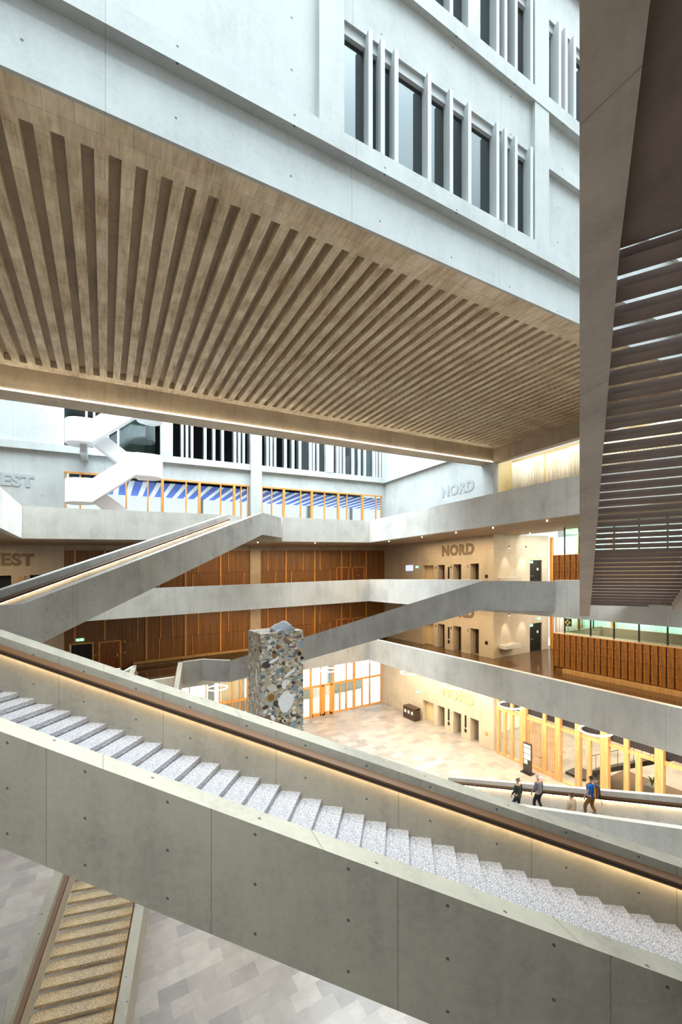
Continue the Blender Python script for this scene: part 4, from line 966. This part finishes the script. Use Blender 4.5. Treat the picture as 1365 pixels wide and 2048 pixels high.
# ------------------------------------------------------------------ people
def skin(name, pts, edges, mat, parent, root_i=0, sub=1, smooth=True):
    """pts: (x,y,z,rx,ry) in the person's own frame"""
    me = bpy.data.meshes.new(name); me.from_pydata([p[:3] for p in pts], edges, []); me.materials.append(mat)
    o = bpy.data.objects.new(name, me); COL.objects.link(o); o.parent = parent
    md = o.modifiers.new('skin', 'SKIN'); md.use_smooth_shade = smooth
    for i, v in enumerate(me.skin_vertices[0].data):
        v.radius = (pts[i][3], pts[i][4] if len(pts[i]) > 4 else pts[i][3]); v.use_root = (i == root_i)
    ss = o.modifiers.new('sub', 'SUBSURF'); ss.levels = sub; ss.render_levels = sub
    return o
SK = simple('skin', srgb(206, 158, 130), .6)
def person(loc, h, label, top, trou, hair, bald=0, sleeves='long', step_=.1, jacket=True, bag=False, head_turn=0, stride=.2, long_hair=False, shirt=None, armswing=.12):
    r_ = bpy.data.objects.new('person', None); COL.objects.link(r_); r_.location = (loc[0], loc[1], loc[2] + ZO); tag(r_, label, 'person')
    k = h / 1.75
    def q(x, y, z, a, b=None): return (x * k, y * k, z * k, a * k, (b or a) * k)
    # joints: +y forward, z up. front foot one step lower
    fr, bk = stride, -stride * .7
    hipz = .93
    L = dict(hip=(-.09, 0, .9), knee=(-.095, fr * .9 + .03, .47), ank=(-.095, fr, .02)); Rr = dict(hip=(.09, 0, .9), knee=(.095, bk * .2 + .07, .49), ank=(.095, bk, .16))
    def arm(s, sw):
        return [(s * .195, -.01, 1.43), (s * .225, -.02 + sw * .4, 1.15), (s * .21, .06 + sw, .92), (s * .2, .09 + sw * 1.1, .82)]
    aL, aR = arm(-1, armswing), arm(1, -armswing * .6)
    P_, E_ = [], []
    def add(p, a, b=None, to=None):
        P_.append(q(*p, a, b)); i = len(P_) - 1
        if to is not None: E_.append((to, i))
        return i
    pel = add((0, 0, .95), .14, .11); wa = add((0, .0, 1.12), .13, .1, pel); chs = add((0, .0, 1.33), .15, .115, wa); nb = add((0, -.005, 1.46), .075, .07, chs)
    nk = add((0, .01, 1.53), .052, .052, nb); j = add((0, .03, 1.585), .062, .07, nk); hd = add((0, .025, 1.655), .076, .094, j); tp = add((0, .012, 1.715), .062, .076, hd)
    nose = add((0, .118, 1.635), .013, .013, hd)
    for s, a_ in ((-1, aL), (1, aR)):
        sh_ = add(a_[0], .052, .055, chs); el = add(a_[1], .038, .038, sh_); wr = add(a_[2], .026, .028, el); pm = add(a_[3], .022, .034, wr)
        b_ = a_[3]
        for f_ in range(4):
            l_ = (.075, .085, .08, .065)[f_]; yy = b_[1] + .026 - f_ * .018
            m1 = add((b_[0] - s * .006, yy, b_[2] - .045), .0095, .0095, pm); m2 = add((b_[0] - s * .022, yy + .006, b_[2] - .045 - l_ * .6), .0085, .0085, m1)
        t1 = add((b_[0] - s * .02, b_[1] + .045, b_[2] + .0), .011, .011, pm); add((b_[0] - s * .03, b_[1] + .06, b_[2] - .035), .009, .009, t1)
    for D_ in (L, Rr):
        hp = add(D_['hip'], .088, .09, pel); kn = add(D_['knee'], .055, .055, hp); an = add(D_['ank'][:2] + (D_['ank'][2] + .07,), .036, .036, kn)
        add((D_['ank'][0], D_['ank'][1] + .1, D_['ank'][2] + .03), .03, .03, an)
    skin('body', P_, E_, SK, r_, 0, 1)
    # ears
    mb = MB(False)
    # clothing
    def sub(name, pts, edges, mat, ri=0): return skin(name, [q(*p) for p in pts], edges, mat, r_, ri, 1)
    hem = .84 if jacket else .93
    pts = [(0, 0, hem, .165, .135), (0, 0, 1.05, .15, .125), (0, 0, 1.3, .172, .135), (0, -.005, 1.455, .10, .085)]
    ed = [(0, 1), (1, 2), (2, 3)]
    for s, a_ in ((-1, aL), (1, aR)):
        i = len(pts); pts.append((*a_[0], .068, .07)); ed.append((2, i))
        if sleeves == 'long': pts.append((*a_[1], .056, .056)); pts.append((a_[2][0], a_[2][1], a_[2][2] + .02, .044, .044)); ed += [(i, i + 1), (i + 1, i + 2)]
        else: pts.append((a_[1][0], a_[1][1], a_[1][2] + .08, .062, .062)); ed.append((i, i + 1))
    sub('jacket' if jacket else 'shirt', pts, ed, top, 1)
    pts = [(0, 0, .95, .148, .122)]; ed = []
    for D_ in (L, Rr):
        i = len(pts); x, y, z = D_['ank']
        pts += [(*D_['hip'][:2], .84, .105, .105), (*D_['knee'], .074, .074), (x, y, z + .1, .058, .062)]; ed += [(0, i), (i, i + 1), (i + 1, i + 2)]
    sub('trousers', pts, ed, trou, 0)
    for D_ in (L, Rr):
        x, y, z = D_['ank']
        sub('shoe', [(x, y - .04, z + .045, .042, .045), (x, y + .05, z + .04, .045, .035), (x, y + .16, z + .03, .04, .026)], [(0, 1), (1, 2)], BLACK)
    if hair:
        hp = [(0, -.05, 1.625, .058, .05), (0, -.032, 1.69, .076, .072), (0, .0, 1.728, .07, .074)]; he = [(0, 1), (1, 2)]
        if long_hair: hp += [(0, -.05, 1.575, .07, .06), (-.062, -.005, 1.64, .03, .04), (.062, -.005, 1.64, .03, .04)]; he += [(0, 3), (0, 4), (0, 5)]
        sub('hair', hp, he, hair, 1)
    for s in (-1, 1):
        e = sub('ear', [(s * .082, .005, 1.635, .012, .02), (s * .09, -.003, 1.655, .01, .016)], [(0, 1)], SK)
    sub('mouth', [(-.022, .112, 1.592, .006, .006), (.022, .112, 1.592, .006, .006)], [(0, 1)], simple('lips', srgb(160, 96, 84), .6))
    for s in (-1, 1): sub('eye', [(s * .03, .108, 1.66, .008, .008), (s * .042, .104, 1.66, .007, .007)], [(0, 1)], BLACK)
    if shirt: sub('shirt_front', [(0, .12, 1.42, .04, .03), (0, .135, 1.2, .05, .03)], [(0, 1)], shirt)
    if bag:
        mb = MB(False)
        b = bmesh.new(); bmesh.ops.create_cube(b, size=1)
        for v in b.verts: v.co = Vector((v.co.x * .3 * (1 if v.co.z < 0 else .85), v.co.y * (.2 if v.co.z < 0 else .14) - .235, v.co.z * .5 + 1.2)) * k
        bmesh.ops.bevel(b, geom=list(b.edges), offset=.05 * k, segments=3, affect='EDGES')
        me = bpy.data.meshes.new('backpack'); b.to_mesh(me); b.free(); me.materials.append(simple('black nylon', srgb(30, 30, 34), .7))
        me.materials.append(simple('orange nylon', srgb(222, 140, 48), .7))
        for p in me.polygons:
            c = p.center
            if abs(p.normal.x) > .8 and c.z < 1.3 * k: p.material_index = 1
        bo = bpy.data.objects.new('backpack', me); COL.objects.link(bo); bo.location = r_.location; tag(bo, 'black and orange backpack on the back of the man in blue', 'backpack')
        o_ = sub('pocket', [(0, -.34, 1.02, .1, .05), (0, -.345, 1.16, .11, .05)], [(0, 1)], simple('black nylon pocket', srgb(34, 32, 34), .7)); o_.parent = bo
        for s in (-1, 1):
            o_ = sub('strap', [(s * .1, -.16, 1.42, .018, .018), (s * .11, -.02, 1.5, .018, .018), (s * .12, .14, 1.36, .018, .018), (s * .13, .12, 1.15, .016, .016), (s * .15, -.12, 1.02, .014, .014)], [(0, 1), (1, 2), (2, 3), (3, 4)], simple('black strap', srgb(26, 26, 28), .7)); o_.parent = bo
        o_ = sub('loose_strap', [(.1, -.3, .98, .012, .012), (.11, -.34, .8, .01, .01), (.11, -.38, .66, .01, .01)], [(0, 1), (1, 2)], simple('black strap end', srgb(26, 26, 28), .7)); o_.parent = bo
    return r_
nz = lambda y: (pt(0) - .94) + .351 * (13.07 - y)
def zstep(y):                      # top of the tread under a foot at y
    t = 13.07 - y; i = math.floor((t + 6.5) / .41); return pt(-6.5) - .94 + i * .1439
person((17.9, 13.85, zstep(13.85) - .14), 1.78, 'person in a dark green jumper and jeans walking down the stair, leftmost walker', simple('dark green wool', srgb(54, 62, 56), .9), simple('dark denim', srgb(36, 42, 66), .8), simple('grey hair', srgb(112, 108, 108), .8), jacket=False)
person((18.25, 12.97, zstep(12.97) - .14), 1.8, 'white-haired person in a grey blazer walking down the stair behind the dark jumper', simple('grey blazer', srgb(124, 124, 134), .9), simple('black cloth', srgb(26, 28, 40), .8), simple('white hair', srgb(232, 228, 230), .8), stride=.14)
person((16.6, 10.3, zstep(10.3) - .14), 1.66, 'person in a beige blazer over a white top with brown hair, lower on the stair', simple('beige blazer', srgb(186, 172, 148), .9), simple('dark trousers', srgb(40, 40, 48), .8), simple('brown hair', srgb(92, 64, 50), .8), long_hair=True, shirt=simple('white blouse', srgb(240, 238, 236), .8))
person((18.45, 10.55, zstep(10.55) - .14), 1.83, 'person in a blue shirt and brown trousers, rightmost on the stair', simple('blue shirt', srgb(32, 118, 214), .8), simple('brown trousers', srgb(134, 92, 44), .8), simple('dark brown hair', srgb(74, 58, 52), .8), jacket=False, sleeves='short', bag=True, armswing=.08)
for o in list(bpy.data.objects):
    if '_o' in o.keys(): del o['_o']
